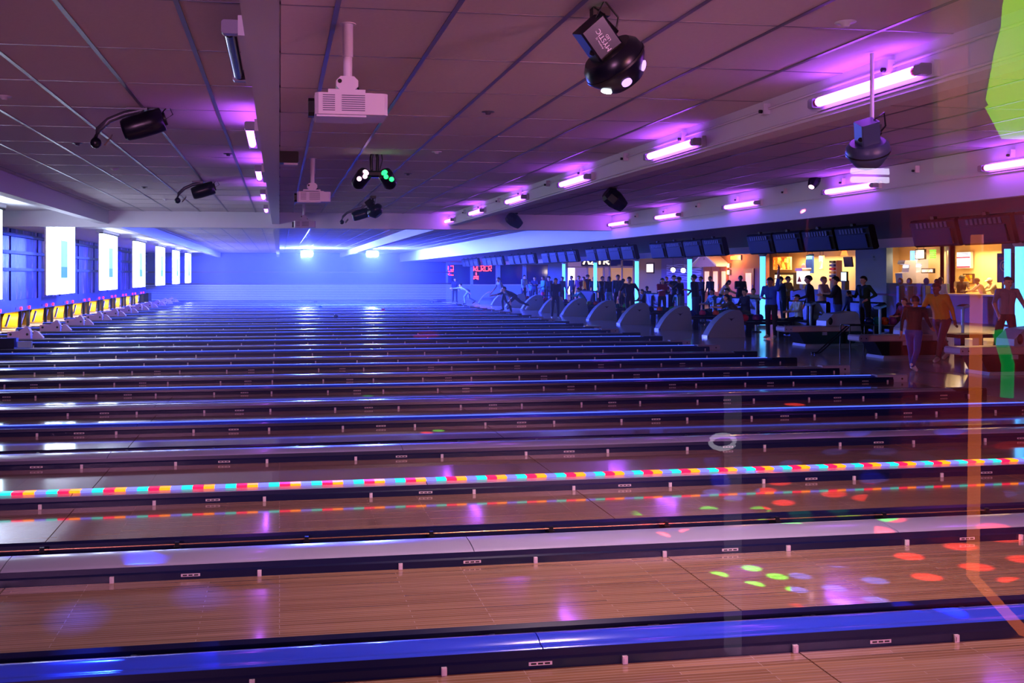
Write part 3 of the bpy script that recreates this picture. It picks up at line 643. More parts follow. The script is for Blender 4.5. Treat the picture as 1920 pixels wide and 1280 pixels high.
# ------------------------------------------------------------------ overhead monitors, seen from the back
mons = MB().cbox(-0.06, 0.06, -0.5, 0.5, -0.45, -0.02, 0.03, axis='y').mesh('monitor_case'); mons.materials.append(mat('monitor_black', '06060c', 0.6, spec=0.15))
def rib(y0, y1, z0, z1): return MB().box(-0.085, -0.055, y0, y1, z0, z1)
ribm = rib(-0.40, 0.40, -0.40, -0.16).mesh('rear_cover'); ribm.materials.append(mat('monitor_rear', '05060c', 0.6, spec=0.15))
vent = MB()
for k in range(8): vent.box(-0.09, -0.084, -0.36 + 0.09 * k, -0.31 + 0.09 * k, -0.14, -0.06)
ventm = vent.mesh('vent_row'); ventm.materials.append(M_BLACK)
mnt = MB().box(-0.03, 0.03, -0.04, 0.04, -0.03, 0.06).mesh('mount'); mnt.materials.append(M_BLACK)
MONB = ('pillar wall and arcade window', 'kitchen counter and pool poster', 'snack shop', 'awning and amber lamp', 'beige wall', 'glass storefront', 'neon signs', 'far dark windows')
for g, y0 in enumerate((14.6, 9.3, 20.0, 25.4, 30.7, 36.0, 41.4, 46.7)):
    for k in range(4):
        y = y0 + 0.62 + 1.08 * k
        t = thing('score_monitor', 'dark overhead score monitor in the row of four before the ' + MONB[g], 'monitor', (10.0, y, 2.68), group='score monitors before the ' + MONB[g], rot=(0, R(-14), 0))
        ob('monitor_case', mons, t); rc = ob('rear_cover', ribm, t); tag(ob('vent_row', ventm, rc), kind='stuff'); ob('mount', mnt, t)
# ------------------------------------------------------------------ ball returns on the approach
BALLC = {k: mat('ball_' + k, v, 0.15, spec=0.6, var=0.2, scale=6) for k, v in dict(red='e02818', orange='f05820', purple='7a1878', blue='1840c0', teal='108070', green='30b040', pink='e03070', navy='141850', lime='a0c820').items()}
nball = [0]
BW = {'red': 'bright red', 'orange': 'orange red', 'purple': 'deep purple', 'blue': 'mid blue', 'teal': 'dark teal', 'green': 'green', 'pink': 'hot pink', 'navy': 'navy', 'lime': 'yellow green'}
ballm = {k: (lambda me: (me.materials.append(v), me)[1])(MB().ball((0, 0, 0), 0.108, 16, 10).mesh('bowling_ball')) for k, v in BALLC.items()}
holem = MB().tube([(0, 0, 0.104), (0, 0, 0.109)], 0.013, 8).mesh('finger_hole'); holem.materials.append(M_BLACK)
def ball(x, y, z, c, label, group=None):
    o = ob('bowling_ball', ballm[c], None, (x, y, z), (0.5 + random.random(), random.random() - 0.5, 0)); tag(o, label, 'bowling ball', group)
    for a in ((0.12, 0.1), (-0.12, 0.1), (0, -0.28)): ob('finger_hole', holem, o, None, (a[0], a[1], 0))
finp = [(0, 0), (0.0, 0.06), (0.08, 0.2), (0.2, 0.38), (0.36, 0.55), (0.52, 0.67), (0.68, 0.75), (0.84, 0.79), (0.98, 0.78), (1.06, 0.70), (1.10, 0.5), (1.15, 0.0)]
fin = MB().prism([(z, x) for x, z in finp], -0.17, 0.17, 'y').mesh('hood'); fin.materials.append(M_RETURN)
# emblem: a small dark winged V
emb = MB().prism([(0.05, -0.12), (0.02, -0.05), (0.02, 0.05), (0.05, 0.12), (0.0, 0.04), (-0.05, 0.0), (0.0, -0.04)], -0.004, 0.0, 'y').mesh('emblem'); emb.materials.append(M_BLACK)
foot = MB().box(-0.02, 0.05, -0.175, 0.175, 0.0, 0.06).mesh('front_foot'); foot.materials.append(M_CHROME)
rack = MB().cbox(1.12, 2.5, -0.28, 0.28, 0.36, 0.44, 0.03).box(1.2, 1.35, -0.15, 0.15, 0, 0.36).box(2.2, 2.35, -0.15, 0.15, 0, 0.36).mesh('ball_rack'); rack.materials.append(M_BLACK)
railm = MB().tube([(1.15, -0.29, 0.48), (2.5, -0.29, 0.48)], 0.02, 6).tube([(1.15, 0.29, 0.48), (2.5, 0.29, 0.48)], 0.02, 6).mesh('rack_rail'); railm.materials.append(M_BLACK)
XH = 12.15
returns = [27.1, 30.55, 34.0, 37.4, 40.9, 44.3, 47.7, 51.1, 54.5, 58.0]
colsq = ['red', 'orange', 'purple', 'teal', 'blue', 'green', 'pink', 'lime', 'navy']
for i, zc in enumerate(returns):
    y = (zc - XH * ST) / CT
    if y > 61: break
    t = thing('ball_return', 'white fin-shaped ball return lit reddish near the two low returns' if i == 0 else 'white fin-shaped ball return with a dark winged emblem on the cyan approach', 'ball return', (XH, y, 0), group=None if i == 0 else 'fin-shaped ball returns')
    h = ob('hood', fin, t); ob('emblem', emb, h, (0.72, -0.171, 0.52)); ob('front_foot', foot, t); rk = ob('ball_rack', rack, t); ob('rack_rail', railm, rk)
    for k in range(5 if i < 5 else 3):
        c = colsq[(i * 4 + k * 2) % 9]
        ball(XH + 1.28 + 0.23 * k, y + (-0.12 if k % 2 else 0.1), 0.545, c, BW[c] + ' bowling ball on a black rack behind a fin-shaped return', 'balls on racks behind the fin-shaped returns')
# nearer returns: low plank, black trough and a boxy hood
M_PLANK = mat('return_plank', 'b89a98', 0.3, var=0.08)
def low_return(zc, px0, label, hood_label=None):
    X0 = (px0 - 524) * CT * zc / F; y = (zc - X0 * ST) / CT
    t = thing('low_ball_return', label, 'ball return', (X0, y, 0))
    MB().cbox(0.2, 1.75, -0.2, 0.2, 0.36, 0.50, 0.02).build('plank', M_PLANK, t)
    e = MB().cbox(0.0, 0.22, -0.205, 0.205, 0.36, 0.50, 0.03, axis='y').build('nose_block', M_CAPW, t)
    for x in (0.05, 0.17): MB().tube([(x, -0.21, 0.43), (x, -0.2, 0.43)], 0.014, 8).build('bolt', M_BLACK, e)
    MB().prism([(0.36, 0.35), (0.36, 2.1), (0.02, 1.85), (0.02, 0.55)], -0.24, 0.24, 'y').build('trough', M_BLACK, t)
    MB().prism([(0.0, 0.5), (0.06, 0.52), (0.06, 1.9), (0.0, 1.95)], -0.3, 0.3, 'y').build('base_plate', M_RETURN, t)
    MB().prism([(0.0, 1.2), (0.62, 1.25), (0.80, 1.45), (0.86, 2.05), (0.80, 2.15), (0.0, 2.3)], -0.02, 0.42, 'y').build('hood', M_RETURN, t)
    MB().ball((1.36, -0.03, 0.62), 0.1, 10, 6, sc=(0.6, 0.3, 1)).build('ball_exit', M_BLACK, t)
    MB().box(1.0, 1.12, -0.26, -0.24, 0.28, 0.36).build('tag_plate', M_CAPW, t)
    MB().box(2.3, 3.2, -0.28, 0.28, 0.42, 0.5).box(2.5, 2.6, -0.1, 0.1, 0, 0.42).box(2.95, 3.05, -0.1, 0.1, 0, 0.42).build('ball_rack', M_BLACK, t)
    return X0, y
X1, Y1 = low_return(23.75, 1463, 'low ball return with plank, black trough and boxy hood behind the ramp')
for k, c in enumerate(('navy', 'teal', 'orange', 'purple')): ball(X1 + 2.45 + 0.22 * k, Y1, 0.612, c, BW[c] + ' bowling ball on the rack of the low return behind the ramp')
X2, Y2 = low_return(20.35, 1600, 'low ball return with plank and tag beside the person in the yellow jumper')
X3, Y3 = low_return(17.0, 1785, 'low ball return with pale plank before the man in the grey vest')
for k, c in enumerate(('blue', 'pink')): ball(X3 + 2.45 + 0.23 * k, Y3, 0.612, c, BW[c] + ' bowling ball on the rack before the man in the grey vest')
# ramps
def ramp(base, L, Hh, label):
    t = thing('bowling_ramp', label, 'ramp', base)
    for s in (-1, 1):
        MB().tube([(-0.0, s * 0.06, 0.02), (0.14, s * 0.06, 0.03), (0.14 + L, s * 0.06, Hh), (0.3 + L, s * 0.06, Hh)], 0.016, 8).build('guide_rail', M_BLACK, t)
        for x in (L + 0.02, L + 0.62):
            MB().tube([(x, s * 0.2, 0.0), (x, s * 0.17, Hh - 0.01)], 0.014, 8).build('leg', M_BLACK, t)
        MB().tube([(L + 0.02, s * 0.17, Hh - 0.01), (L + 0.62, s * 0.17, Hh - 0.01)], 0.014, 8).build('top_bar', M_BLACK, t)
    for x in (L + 0.05, L + 0.6): MB().tube([(x, -0.18, Hh - 0.01), (x, 0.18, Hh - 0.01)], 0.014, 8).build('cross_bar', M_BLACK, t)
q = atZ(1524, 663.5, 0); ramp(tuple(q), 0.78, 0.66, 'black metal bowling ramp standing before the boxy return hood')
q = atZ(985, 579.2, 0); ramp((q.x, q.y, 0), 0.85, 0.7, 'black metal bowling ramp standing among the fin-shaped returns')
bq = Vector((q.x + 0.95, q.y, 0.80)); ball(bq.x, bq.y, bq.z, 'pink', 'hot pink bowling ball resting on top of the far ramp')
# loose balls rolling on lanes
for px, py, c, lb in ((592, 567, 'navy', 'navy ball rolling far down a lane below the dazzling light'), (602, 576, 'teal', 'dark teal ball rolling down a lane beside the navy ball'), (717, 581, 'pink', 'pink ball rolling down a lane between the dazzling lights'), (628, 593, 'navy', 'navy ball rolling on a lane before the pink ball'), (810, 567, 'navy', 'navy ball just released toward the siding wall')):
    q = atZ(px, py, 0.108); yb = min(lanes, key=lambda v: abs(v - q.y)); ball(q.x, yb, 0.108, c, lb)
# ------------------------------------------------------------------ seating, consoles, tables in the settee area
M_SEAT = mat('dark_seat_vinyl', '15121e', 0.45, var=0.2); M_POLE = mat('pale_pole', '7aa8c8', 0.3, 0.3)
def booth(px, X, w, label, rot=0):
    q = atX(px, 515, X); t = thing('settee_bench', label, 'bench', (X, q.y, 0), rot)
    MB().cbox(-0.28, 0.28, -w / 2, w / 2, 0.18, 0.46, 0.05, axis='y').build('seat', M_SEAT, t)
    MB().cbox(0.22, 0.36, -w / 2, w / 2, 0.3, 1.02, 0.05, axis='y').build('backrest', M_SEAT, t)
    MB().box(-0.2, 0.25, -w / 2 + 0.1, w / 2 - 0.1, 0, 0.18).build('plinth', M_BLACK, t)
bl = ['dark bench with high back between the blue-shirted bowler and the capped boy', 'dark bench beside the red-topped woman', 'dark bench behind the seated pair looking at a phone', 'dark bench below the pale pillar wall', 'dark bench behind the boy in the black jacket', 'dark bench along the crowd near the storefront', 'dark bench by the seated person in teal']
for k, (px, X, w) in enumerate(((1500, 15.4, 2.0), (1222, 15.6, 2.4), (1365, 15.6, 3.0), (1610, 16.6, 1.5), (1700, 17.0, 1.5), (1130, 18.2, 2.4), (1092, 15.0, 2.0))): booth(px, X, w, bl[k])
def stool(px, X, label):
    q = atX(px, 515, X); t = thing('settee_stool', label, 'stool', (X, q.y, 0))
    MB().lathe([(0.17, 0.38), (0.2, 0.40), (0.2, 0.45), (0.17, 0.465)], 16).build('seat', M_SEAT, t)
    MB().tube([(0, 0, 0.02), (0, 0, 0.39)], 0.035, 8).build('stem', M_CHROME, t); MB().lathe([(0.18, 0), (0.17, 0.02), (0.04, 0.035)], 14).build('base', M_BLACK, t)
for px, X, lb in ((1384, 14.3, 'round dark stool under the woman in the olive top'), (1412, 17.3, 'round dark stool under the person in the white top'), (1273, 16.0, 'round dark stool under the person in green'), (1214, 17.5, 'round dark stool under the person in black near the wall screen'), (1236, 17.8, 'round dark stool under the person in grey')): stool(px, X, lb)
def console(px, X, top, label):
    q = atX(px, 515, X); t = thing('score_console', label, 'console', (X, q.y, 0))
    MB().tube([(0, 0, 0), (0, 0, top)], 0.035, 10).build('post', M_POLE, t)
    Mx = Matrix.Translation((0, 0, top + 0.03)) @ Matrix.Rotation(R(-18), 4, 'Y')
    MB().cbox(-0.09, 0.09, -0.13, 0.13, -0.03, 0.04, 0.02, M=Mx).build('keypad', M_POLE, t)
    MB().box(-0.07, 0.07, -0.11, 0.11, 0.04, 0.046, M=Mx).build('key_panel', M_BODY, t)
    MB().lathe([(0.16, 0), (0.15, 0.03), (0.05, 0.04)], 14).build('base', M_BLACK, t)
for px, X, lb in ((1520, 14.3, 'score console on a pale post beside the man in the dark coat'), (1650, 14.6, 'score console on a pale post before the pillar wall'), (1338, 14.5, 'score console on a pale post by the seated phone viewers'), (1418, 14.8, 'score console on a pale post left of the waving bowler'), (1118, 14.5, 'score console on a pale post by the person in teal'), (1271, 15.0, 'score console on a pale post beside the couple taking a photo')): console(px, X, 0.98, lb)
q = atX(1805, 515, 14.9); console(1805, 16.2, 1.0, 'score console on a pale post between the yellow jumper and the grey vest')
# ------------------------------------------------------------------ people
import numpy as np
def vec(*a): return Vector(a)
def fk(p):
    """joints from pose angles; local frame: x forward, y left, z up; metres for 1.75 m"""
    g = lambda k, d: p.get(k, d)
    t = R(g('lean', 3)); J = {}
    J['pel'] = vec(0, 0, 0); sp = vec(math.sin(t), R(g('side', 0)), math.cos(t)).normalized()
    t2 = R(g('lean', 3) + g('curl', 4)); sp2 = vec(math.sin(t2), R(g('side', 0)), math.cos(t2)).normalized()
    J['bel'] = sp * 0.2; J['che'] = J['bel'] + sp2 * 0.22; J['neck'] = J['che'] + sp2 * 0.115
    hd = R(g('lean', 3) * 0.45 + g('nod', 0)); J['head'] = J['neck'] + vec(math.sin(hd), 0, math.cos(hd)) * 0.135 + vec(0.015, 0, 0)
    tw = R(g('twist', 0))
    for s, k in ((1, 'L'), (-1, 'R')):
        a, b = R(g('th' + k, 2 * s)), R(g('kn' + k, 4)); ab = R(g('ab' + k, 3))
        h = vec(0, 0.095 * s, -0.03); J['hip' + k] = h
        kn = h + vec(math.sin(a) * math.cos(ab), s * math.sin(ab), -math.cos(a) * math.cos(ab)) * 0.43; J['kne' + k] = kn
        c = a - b; an = kn + vec(math.sin(c), s * math.sin(ab) * 0.5, -math.cos(c)).normalized() * 0.42; J['ank' + k] = an
        fa = R(g('ft' + k, 0)); J['toe' + k] = an + vec(math.cos(fa) * 0.17, s * 0.03, math.sin(fa) * 0.17 - 0.045)
        sh = J['che'] + sp2 * 0.075 + vec(math.cos(tw) * 0 - math.sin(tw) * 0.185 * s, math.cos(tw) * 0.185 * s, 0); J['sho' + k] = sh
        u, q, e, q2 = R(g('ar' + k, 4)), R(g('aq' + k, 8)), R(g('el' + k, 18)), R(g('fq' + k, 2))
        el = sh + vec(math.sin(u) * math.cos(q), s * math.sin(q), -math.cos(u) * math.cos(q)) * 0.285; J['elb' + k] = el
        w_ = u + e; wr = el + vec(math.sin(w_) * math.cos(q2), s * math.sin(q2), -math.cos(w_) * math.cos(q2)) * 0.25; J['wri' + k] = wr
        d = (wr - el).normalized(); J['han' + k] = wr + d * 0.075
    return J
POSE = {
 'stand': {}, 'stand2': dict(elL=60, arL=10, fqL=-20, thR=6), 'hold': dict(arL=25, arR=25, elL=75, elR=75, fqL=-18, fqR=-18),
 'walk': dict(thL=24, knL=8, thR=-20, knR=28, ftR=-25, arL=-25, arR=25, elR=30, lean=6),
 'cross': dict(arL=28, arR=28, elL=70, elR=70, fqL=-50, fqR=-45), 'hip': dict(arL=-18, aqL=38, elL=70, fqL=-35, arR=15, elR=85, fqR=-20),
 'lunge': dict(lean=66, curl=10, nod=-30, thL=48, knL=62, thR=-52, knR=16, ftR=-50, arR=70, elR=10, aqR=8, arL=-20, aqL=50, elL=10),
 'bend': dict(lean=58, curl=14, nod=-20, thL=40, knL=48, thR=-10, knR=52, ftR=-30, arR=82, elR=6, arL=-60, aqL=25, elL=10),
 'lean': dict(lean=24, curl=8, nod=-10, thL=16, knL=22, thR=-22, knR=18, ftR=-20, arR=24, arL=-12, elL=25),
 'wave': dict(arL=165, aqL=16, elL=12, fqL=5, arR=8, aqR=14, elR=80, fqR=-40, thL=4, thR=-4, nod=8),
 'sit': dict(thL=84, knL=84, thR=84, knR=88, lean=4, arL=28, elL=55, arR=28, elR=55, fqL=-25, fqR=-25),
 'sitlean': dict(thL=82, knL=86, thR=82, knR=80, lean=34, curl=12, nod=-10, arL=55, elL=40, arR=55, elR=40, fqL=-25, fqR=-25),
 'phone': dict(arL=48, elL=70, arR=52, elR=68, fqL=-30, fqR=-30, nod=12), 'stoop': dict(lean=22, curl=16, nod=22, arL=30, elL=40, arR=30, elR=40, thL=12, knL=22, thR=-4, knR=16),
 'stride': dict(thL=30, knL=14, thR=-24, knR=20, ftR=-25, arL=-30, elL=12, arR=34, elR=30, lean=14, curl=6, nod=6),
 'serve': dict(lean=16, curl=8, nod=18, arL=48, elL=30, arR=48, elR=34),
 'throw': dict(thL=28, knL=30, thR=-26, knR=30, ftR=-30, lean=10, arL=-38, aqL=26, elL=8, arR=20, aqR=30, elR=20),
 'wide': dict(abL=9, abR=9, arL=12, aqL=24, elL=22, arR=12, aqR=26, elR=22),
}
SKINS = {'light': 'd8a288', 'tan': 'b07a58', 'brown': '6a4230', 'dark': '402a22'}
PM = {}
def pmat(kind, col, rough=0.8):
    k = kind + col
    if k not in PM: PM[k] = mat(kind + '_' + col, col, rough, var=0.12, scale=14, bump=0.1 if kind == 'cloth' else 0)
    return PM[k]
M_EYE = mat('eye_dark', '0c0808', 0.2); M_LIP = mat('lip', '8a4038', 0.5)
DG = None
def person(loc, face, height, pose, label, skin='light', top='202840', legs='1a1a28', shoes='101014', hair='1a1210', style='short', sleeve='long', bulk=1.0, extra=None, seat=None, voxel=0.019):
    s = height / 1.75; ps = dict(POSE[pose])
    if extra: ps.update(extra)
    J = fk(ps); B = []
    def cap(a, b, r0, r1, m): B.append((J[a] if isinstance(a, str) else a, J[b] if isinstance(b, str) else b, r0, r1, m))
    k = bulk
    sl = lambda part: 2 if (sleeve == 'long' or (sleeve == 'short' and part == 'u')) else 1
    for side, S in ((1, 'L'), (-1, 'R')):
        cap('hip' + S, 'kne' + S, 0.094 * k, 0.068, 3); cap('kne' + S, 'ank' + S, 0.066, 0.052, 3)
        cap('ank' + S, 'toe' + S, 0.047, 0.038, 4); J['heel'] = J['ank' + S] + (J['ank' + S] - J['toe' + S]) * 0.25 - vec(0, 0, 0.02); cap('ank' + S, 'heel', 0.042, 0.034, 4)
        mid = J['sho' + S].lerp(J['elb' + S], 0.55)
        cap(J['sho' + S], mid, 0.062 * k, 0.053 * k, sl('u')); cap(mid, J['elb' + S], 0.05 * k, 0.045, sl('u') if sleeve == 'long' else (2 if sleeve == 'short' else 1))
        cap('elb' + S, 'wri' + S, 0.043, 0.031, sl('f')); cap('wri' + S, 'han' + S, 0.034, 0.034, 1)
        o = vec(0, 0.062 * side, 0)
        cap(J['pel'] + o * 0.9 + vec(0, 0, -0.02), J['bel'] + o * 0.75, 0.112 * k, 0.106 * k, 5); cap(J['bel'] + o * 0.75, J['che'] + o * 1.1, 0.108 * k, 0.116 * k, 2)
        cap(J['che'] + vec(0, 0, 0.03), J['sho' + S], 0.1, 0.068 * k, 2)
    cap(J['neck'] - (J['neck'] - J['che']) * 0.25, J['head'] - vec(0, 0, 0.05), 0.056, 0.05, 1)
    hc = J['head']; fwd = vec(1, 0, 0)
    cap(hc + vec(-0.012, 0, 0.025), hc + vec(0.012, 0, -0.045), 0.088, 0.066, 1); cap(hc + vec(-0.03, 0, 0.03), hc + vec(0.01, 0, 0.03), 0.088, 0.082, 1)
    cap(hc + vec(0.085, 0, 0.005), hc + vec(0.102, 0, -0.025), 0.011, 0.016, 1)
    for sd in (-1, 1): cap(hc + vec(-0.005, 0.083 * sd, 0.01), hc + vec(-0.008, 0.084 * sd, -0.03), 0.018, 0.013, 1)
    lo = min(min(J['ank' + S].z - 0.045, J['toe' + S].z - 0.038) for S in 'LR')
    dz = -lo
    b = MB()
    for a, c, r0, r1, m in B:
        d = c - a; L = d.length
        if L < 1e-4: d = vec(0, 0, 1); L = 1e-4
        q = d.normalized().to_track_quat('Z', 'Y').to_matrix().to_4x4()
        prof = [(max(1e-3, r0 * math.cos(x)), r0 * math.sin(x)) for x in (-1.5, -1.0, -0.5)] + [(r0, 0), (r1, L)] + [(max(1e-3, r1 * math.cos(x)), L + r1 * math.sin(x)) for x in (0.5, 1.0, 1.5)]
        b.lathe(prof, 10, M=Matrix.Translation(a) @ q)
    me0 = b.mesh('tmp'); o = ob('tmp', me0)
    md = o.modifiers.new('r', 'REMESH'); md.mode = 'VOXEL'; md.voxel_size = voxel
    sm = o.modifiers.new('s', 'SMOOTH'); sm.factor = 0.5; sm.iterations = 3
    dg = bpy.context.evaluated_depsgraph_get(); me = bpy.data.meshes.new_from_object(o.evaluated_get(dg))
    bpy.data.objects.remove(o); bpy.data.meshes.remove(me0)
    nf = len(me.polygons); C_ = np.empty(nf * 3); me.polygons.foreach_get('center', C_); C_ = C_.reshape(-1, 3)
    best = np.full(nf, 9.0); bmi = np.full(nf, 2)
    for a, e, r0, r1, m in B:
        a_ = np.array(a); ab = np.array(e) - a_; tt = np.clip((C_ - a_) @ ab / max(1e-8, float(ab @ ab)), 0, 1)
        d = np.linalg.norm(C_ - a_ - tt[:, None] * ab, axis=1) - (r0 + (r1 - r0) * tt); u = d < best; best[u] = d[u]; bmi[u] = m
    sp_ = np.array((J['bel'] - J['pel']).normalized()); low = ((C_ - np.array(J['pel'])) @ sp_) < 0.03
    bmi[(bmi == 5) & low] = 3; bmi[bmi == 5] = 2
    mi = [int(x) - 1 for x in bmi]
    vs = [tuple(v.co) for v in me.vertices]; fs = [tuple(f.vertices) for f in me.polygons]; bpy.data.meshes.remove(me)
    bb = MB(); bb.v = vs; bb.f = fs; bb.m = mi; bb.sm = [True] * len(fs)
    for side, S in ((1, 'L'), (-1, 'R')):            # fingers and thumb rooted in the palm
        d = (J['han' + S] - J['wri' + S]).normalized(); lat = vec(1, 0, 0) - d * d.x
        lat = lat.normalized() if lat.length > 0.2 else vec(0, 0, 1); nrm = d.cross(lat).normalized() * -side
        for i, ln in enumerate((0.068, 0.078, 0.072, 0.056)):
            r0 = J['han' + S] + lat * (0.027 - 0.018 * i) - d * 0.0; p1 = r0 + d * (0.02 + ln * 0.45) + nrm * 0.006; p2 = p1 + d * ln * 0.42 + nrm * ln * 0.4
            bb.tube([r0, p1, p2], 0.0095, 5, 0, r1=0.007)
        r0 = J['wri' + S] + d * 0.035 + lat * 0.028; bb.tube([r0, r0 + lat * 0.028 + d * 0.03, r0 + lat * 0.034 + d * 0.062 + nrm * 0.01], 0.011, 5, 0, r1=0.008)
    T = Matrix.Diagonal((s, s, s, 1)) @ Matrix.Translation((0, 0, dz))
    bb.v = [tuple(T @ Vector(p_)) for p_ in bb.v]
    t = bb.build('person', [pmat('skin', SKINS[skin], 0.5), pmat('cloth', top), pmat('cloth', legs), pmat('shoe', shoes, 0.4)], None, loc, (0, 0, R(face)))
    tag(t, label, 'person')
    H0 = T @ hc; tilt = R(ps.get('lean', 3) * 0.35 + ps.get('nod', 0)); HM = Matrix.Translation(H0) @ Matrix.Rotation(tilt, 4, 'Y') @ Matrix.Diagonal((s, s, s, 1))
    hb = MB(); n, kk = 16, 10; keep = []; vs = []
    for i in range(kk + 1):
        for j in range(n):
            th = math.pi * i / kk; an = 2 * math.pi * j / n
            vs.append((0.108 * math.sin(th) * math.cos(an) - 0.014, 0.094 * math.sin(th) * math.sin(an), 0.108 * math.cos(th) + 0.028))
    low = {'short': -0.02, 'bun': -0.03, 'long': -0.09, 'cap': 0.03, 'curly': -0.04, 'hood': -0.1}[style]
    for i in range(kk):
        for j in range(n):
            f = (i * n + j, i * n + (j + 1) % n, (i + 1) * n + (j + 1) % n, (i + 1) * n + j)
            c = sum((Vector(vs[q_]) for q_ in f), Vector()) / 4
            if c.z > 0.075 or (c.x < 0.035 and c.z > 0.03) or (c.x < -0.01 and c.z > low): keep.append(f)
    hb.add(vs, keep, 0, True, HM)
    if style == 'curly':
        for q_ in range(26):
            a = random.random() * 6.28; e = random.random() * 1.2 + 0.1; hb.ball((-0.03 + 0.1 * math.cos(a) * math.cos(e), 0.095 * math.sin(a) * math.cos(e), 0.03 + 0.1 * math.sin(e)), 0.04, 6, 4, M=HM)
    if style == 'bun': hb.ball((-0.06, 0, 0.16), 0.052, 8, 6, M=HM)
    if style == 'long':
        hb.ball((-0.075, 0, -0.10), 0.09, 10, 8, sc=(0.6, 1.05, 2.0), M=HM)
    hm = pmat('hair', hair, 0.6)
    h = hb.build({'cap': 'cap', 'hood': 'hood'}.get(style, 'hair'), pmat('cloth', top) if style == 'hood' else hm, t)
    if style == 'cap': MB().lathe([(0.11, 0), (0.112, 0.012)], 14, M=HM @ Matrix.Translation((0.06, 0, 0.055)) @ Matrix.Diagonal((1.0, 0.75, 1, 1))).build('visor', hm, h)
    e = MB()
    for sd in (-1, 1): e.ball((0.083, 0.032 * sd, 0.008), 0.011, 6, 4, sc=(0.5, 1, 0.8), M=HM)
    e.build('eyes', M_EYE, t)
    MB().ball((0.084, 0, -0.055), 0.018, 6, 4, sc=(0.4, 1, 0.35), M=HM).build('mouth', M_LIP, t)
    return t, J, T
def at_feet(px, py, dx=0.0): q = atZ(px, py, 0.0); return (q.x + dx, q.y, 0)
def at_X(px, X): q = atX(px, 515, X); return (X, q.y, 0)
P = person
# bowlers on the approach
P(at_feet(866, 571, 0.4), 180, 1.7, 'bend', 'bowler in a pale hoodie bending forward to release a ball by the siding', top='b8c8c0', legs='7a90a8', hair='202020')
P(at_feet(853, 567), 270, 1.6, 'stand', 'dark-clad person standing behind the bending pale-hooded bowler', top='242850', legs='14182c')
P(at_feet(933, 583, 0.3), 190, 1.76, 'lean', 'short-haired bowler in a pale grey T-shirt leaning toward the lanes', top='7c94b0', legs='161a30', sleeve='short', hair='281c18')
P(at_feet(965, 587), 186, 1.78, 'lunge', 'bowler in black lunging low with one leg stretched back', top='141228', legs='10101e', shoes='c8d0d8', sleeve='short')
P(at_feet(1041, 598), 275, 1.66, 'stand', 'long-haired person in navy standing alone on the edge of the approach', top='1c2450', legs='141a38', shoes='90a8c0', hair='140e10', style='long')
P(at_feet(1181, 604), 240, 1.78, 'throw', 'man in a black T-shirt and dark trousers striding between two fin-shaped returns', top='0e0e1c', legs='12142a', shoes='b0b8c0', sleeve='short', voxel=0.016, hair='181210')
P(at_feet(1446, 635.5), 215, 1.72, 'wave', 'bowler in a bright blue polo shirt waving one arm up', top='2a58e0', legs='0c0c1a', shoes='e8e8ec', sleeve='short', skin='tan', voxel=0.014, hair='0e0c10')
P(at_feet(1713, 697), 35, 1.45, 'walk', 'boy in a black jacket and blue jeans walking across the approach', top='08080f', legs='1c3c9c', shoes='d8d8e0', skin='tan', voxel=0.014, hair='140e0e')
P(at_feet(1766, 677), 200, 1.72, 'stride', 'person with a hair bun in a mustard yellow jumper and plum trousers', top='c88408', legs='3c1c38', shoes='c8b8b8', skin='brown', style='bun', hair='180c0c', voxel=0.014, bulk=1.12)
P(at_X(1886, 15.0), 262, 1.76, 'wide', 'man in a grey vest over a pale blue T-shirt with dark trousers', top='8a8090', legs='2a2838', sleeve='short', skin='light', voxel=0.014, hair='3a2a24')
# men standing by the consoles
P(at_X(1520, 14.9), 150, 1.78, 'stand2', 'man in a long dark coat seen in profile beside a score console', top='10142a', legs='14161f', hair='120e10', bulk=1.12)
P(at_X(1541, 16.8), 300, 1.74, 'hold', 'fair-haired person in a pale pink sweatshirt behind the dark coat', top='d8b8c0', legs='16162a', hair='9a7050')
P(at_X(1571, 15.2), 150, 1.75, 'hold', 'bearded man in a dark hoodie and blue jeans holding a drink', top='101428', legs='24489c', hair='16100e', bulk=1.1)
P(at_X(1622, 16.0), 190, 1.76, 'hip', 'man in a dark green pullover with a hand on his hip', top='18301f', legs='1c1820', hair='2a1a14')
P(at_X(1594, 17.6), 120, 1.3, 'stand', 'long-haired child in a blue top below the pillar wall', top='3458b0', legs='202848', hair='181018', style='long')
P(at_X(1697, 16.95), 185, 1.48, 'sit', 'boy in a maroon top seated behind the walking boy', top='7a2040', legs='1c1c30', seat=0.46, hair='201418', skin='light', extra=dict(lean=0))
P(at_X(1498, 15.4), 185, 1.55, 'sit', 'boy in a dark cap and pale shirt seated behind the waving bowler', top='b8d0d0', legs='202030', seat=0.5, style='cap', hair='141824')
P(at_X(1468, 17.4), 170, 1.74, 'phone', 'person in a dark top turning away behind the waving bowler', top='141c3c', legs='181828')
P(at_X(1475, 19.5), 300, 1.74, 'hold', 'person in a tan jacket standing before the snack shelves', top='a08048', legs='6a5a48', hair='201410')
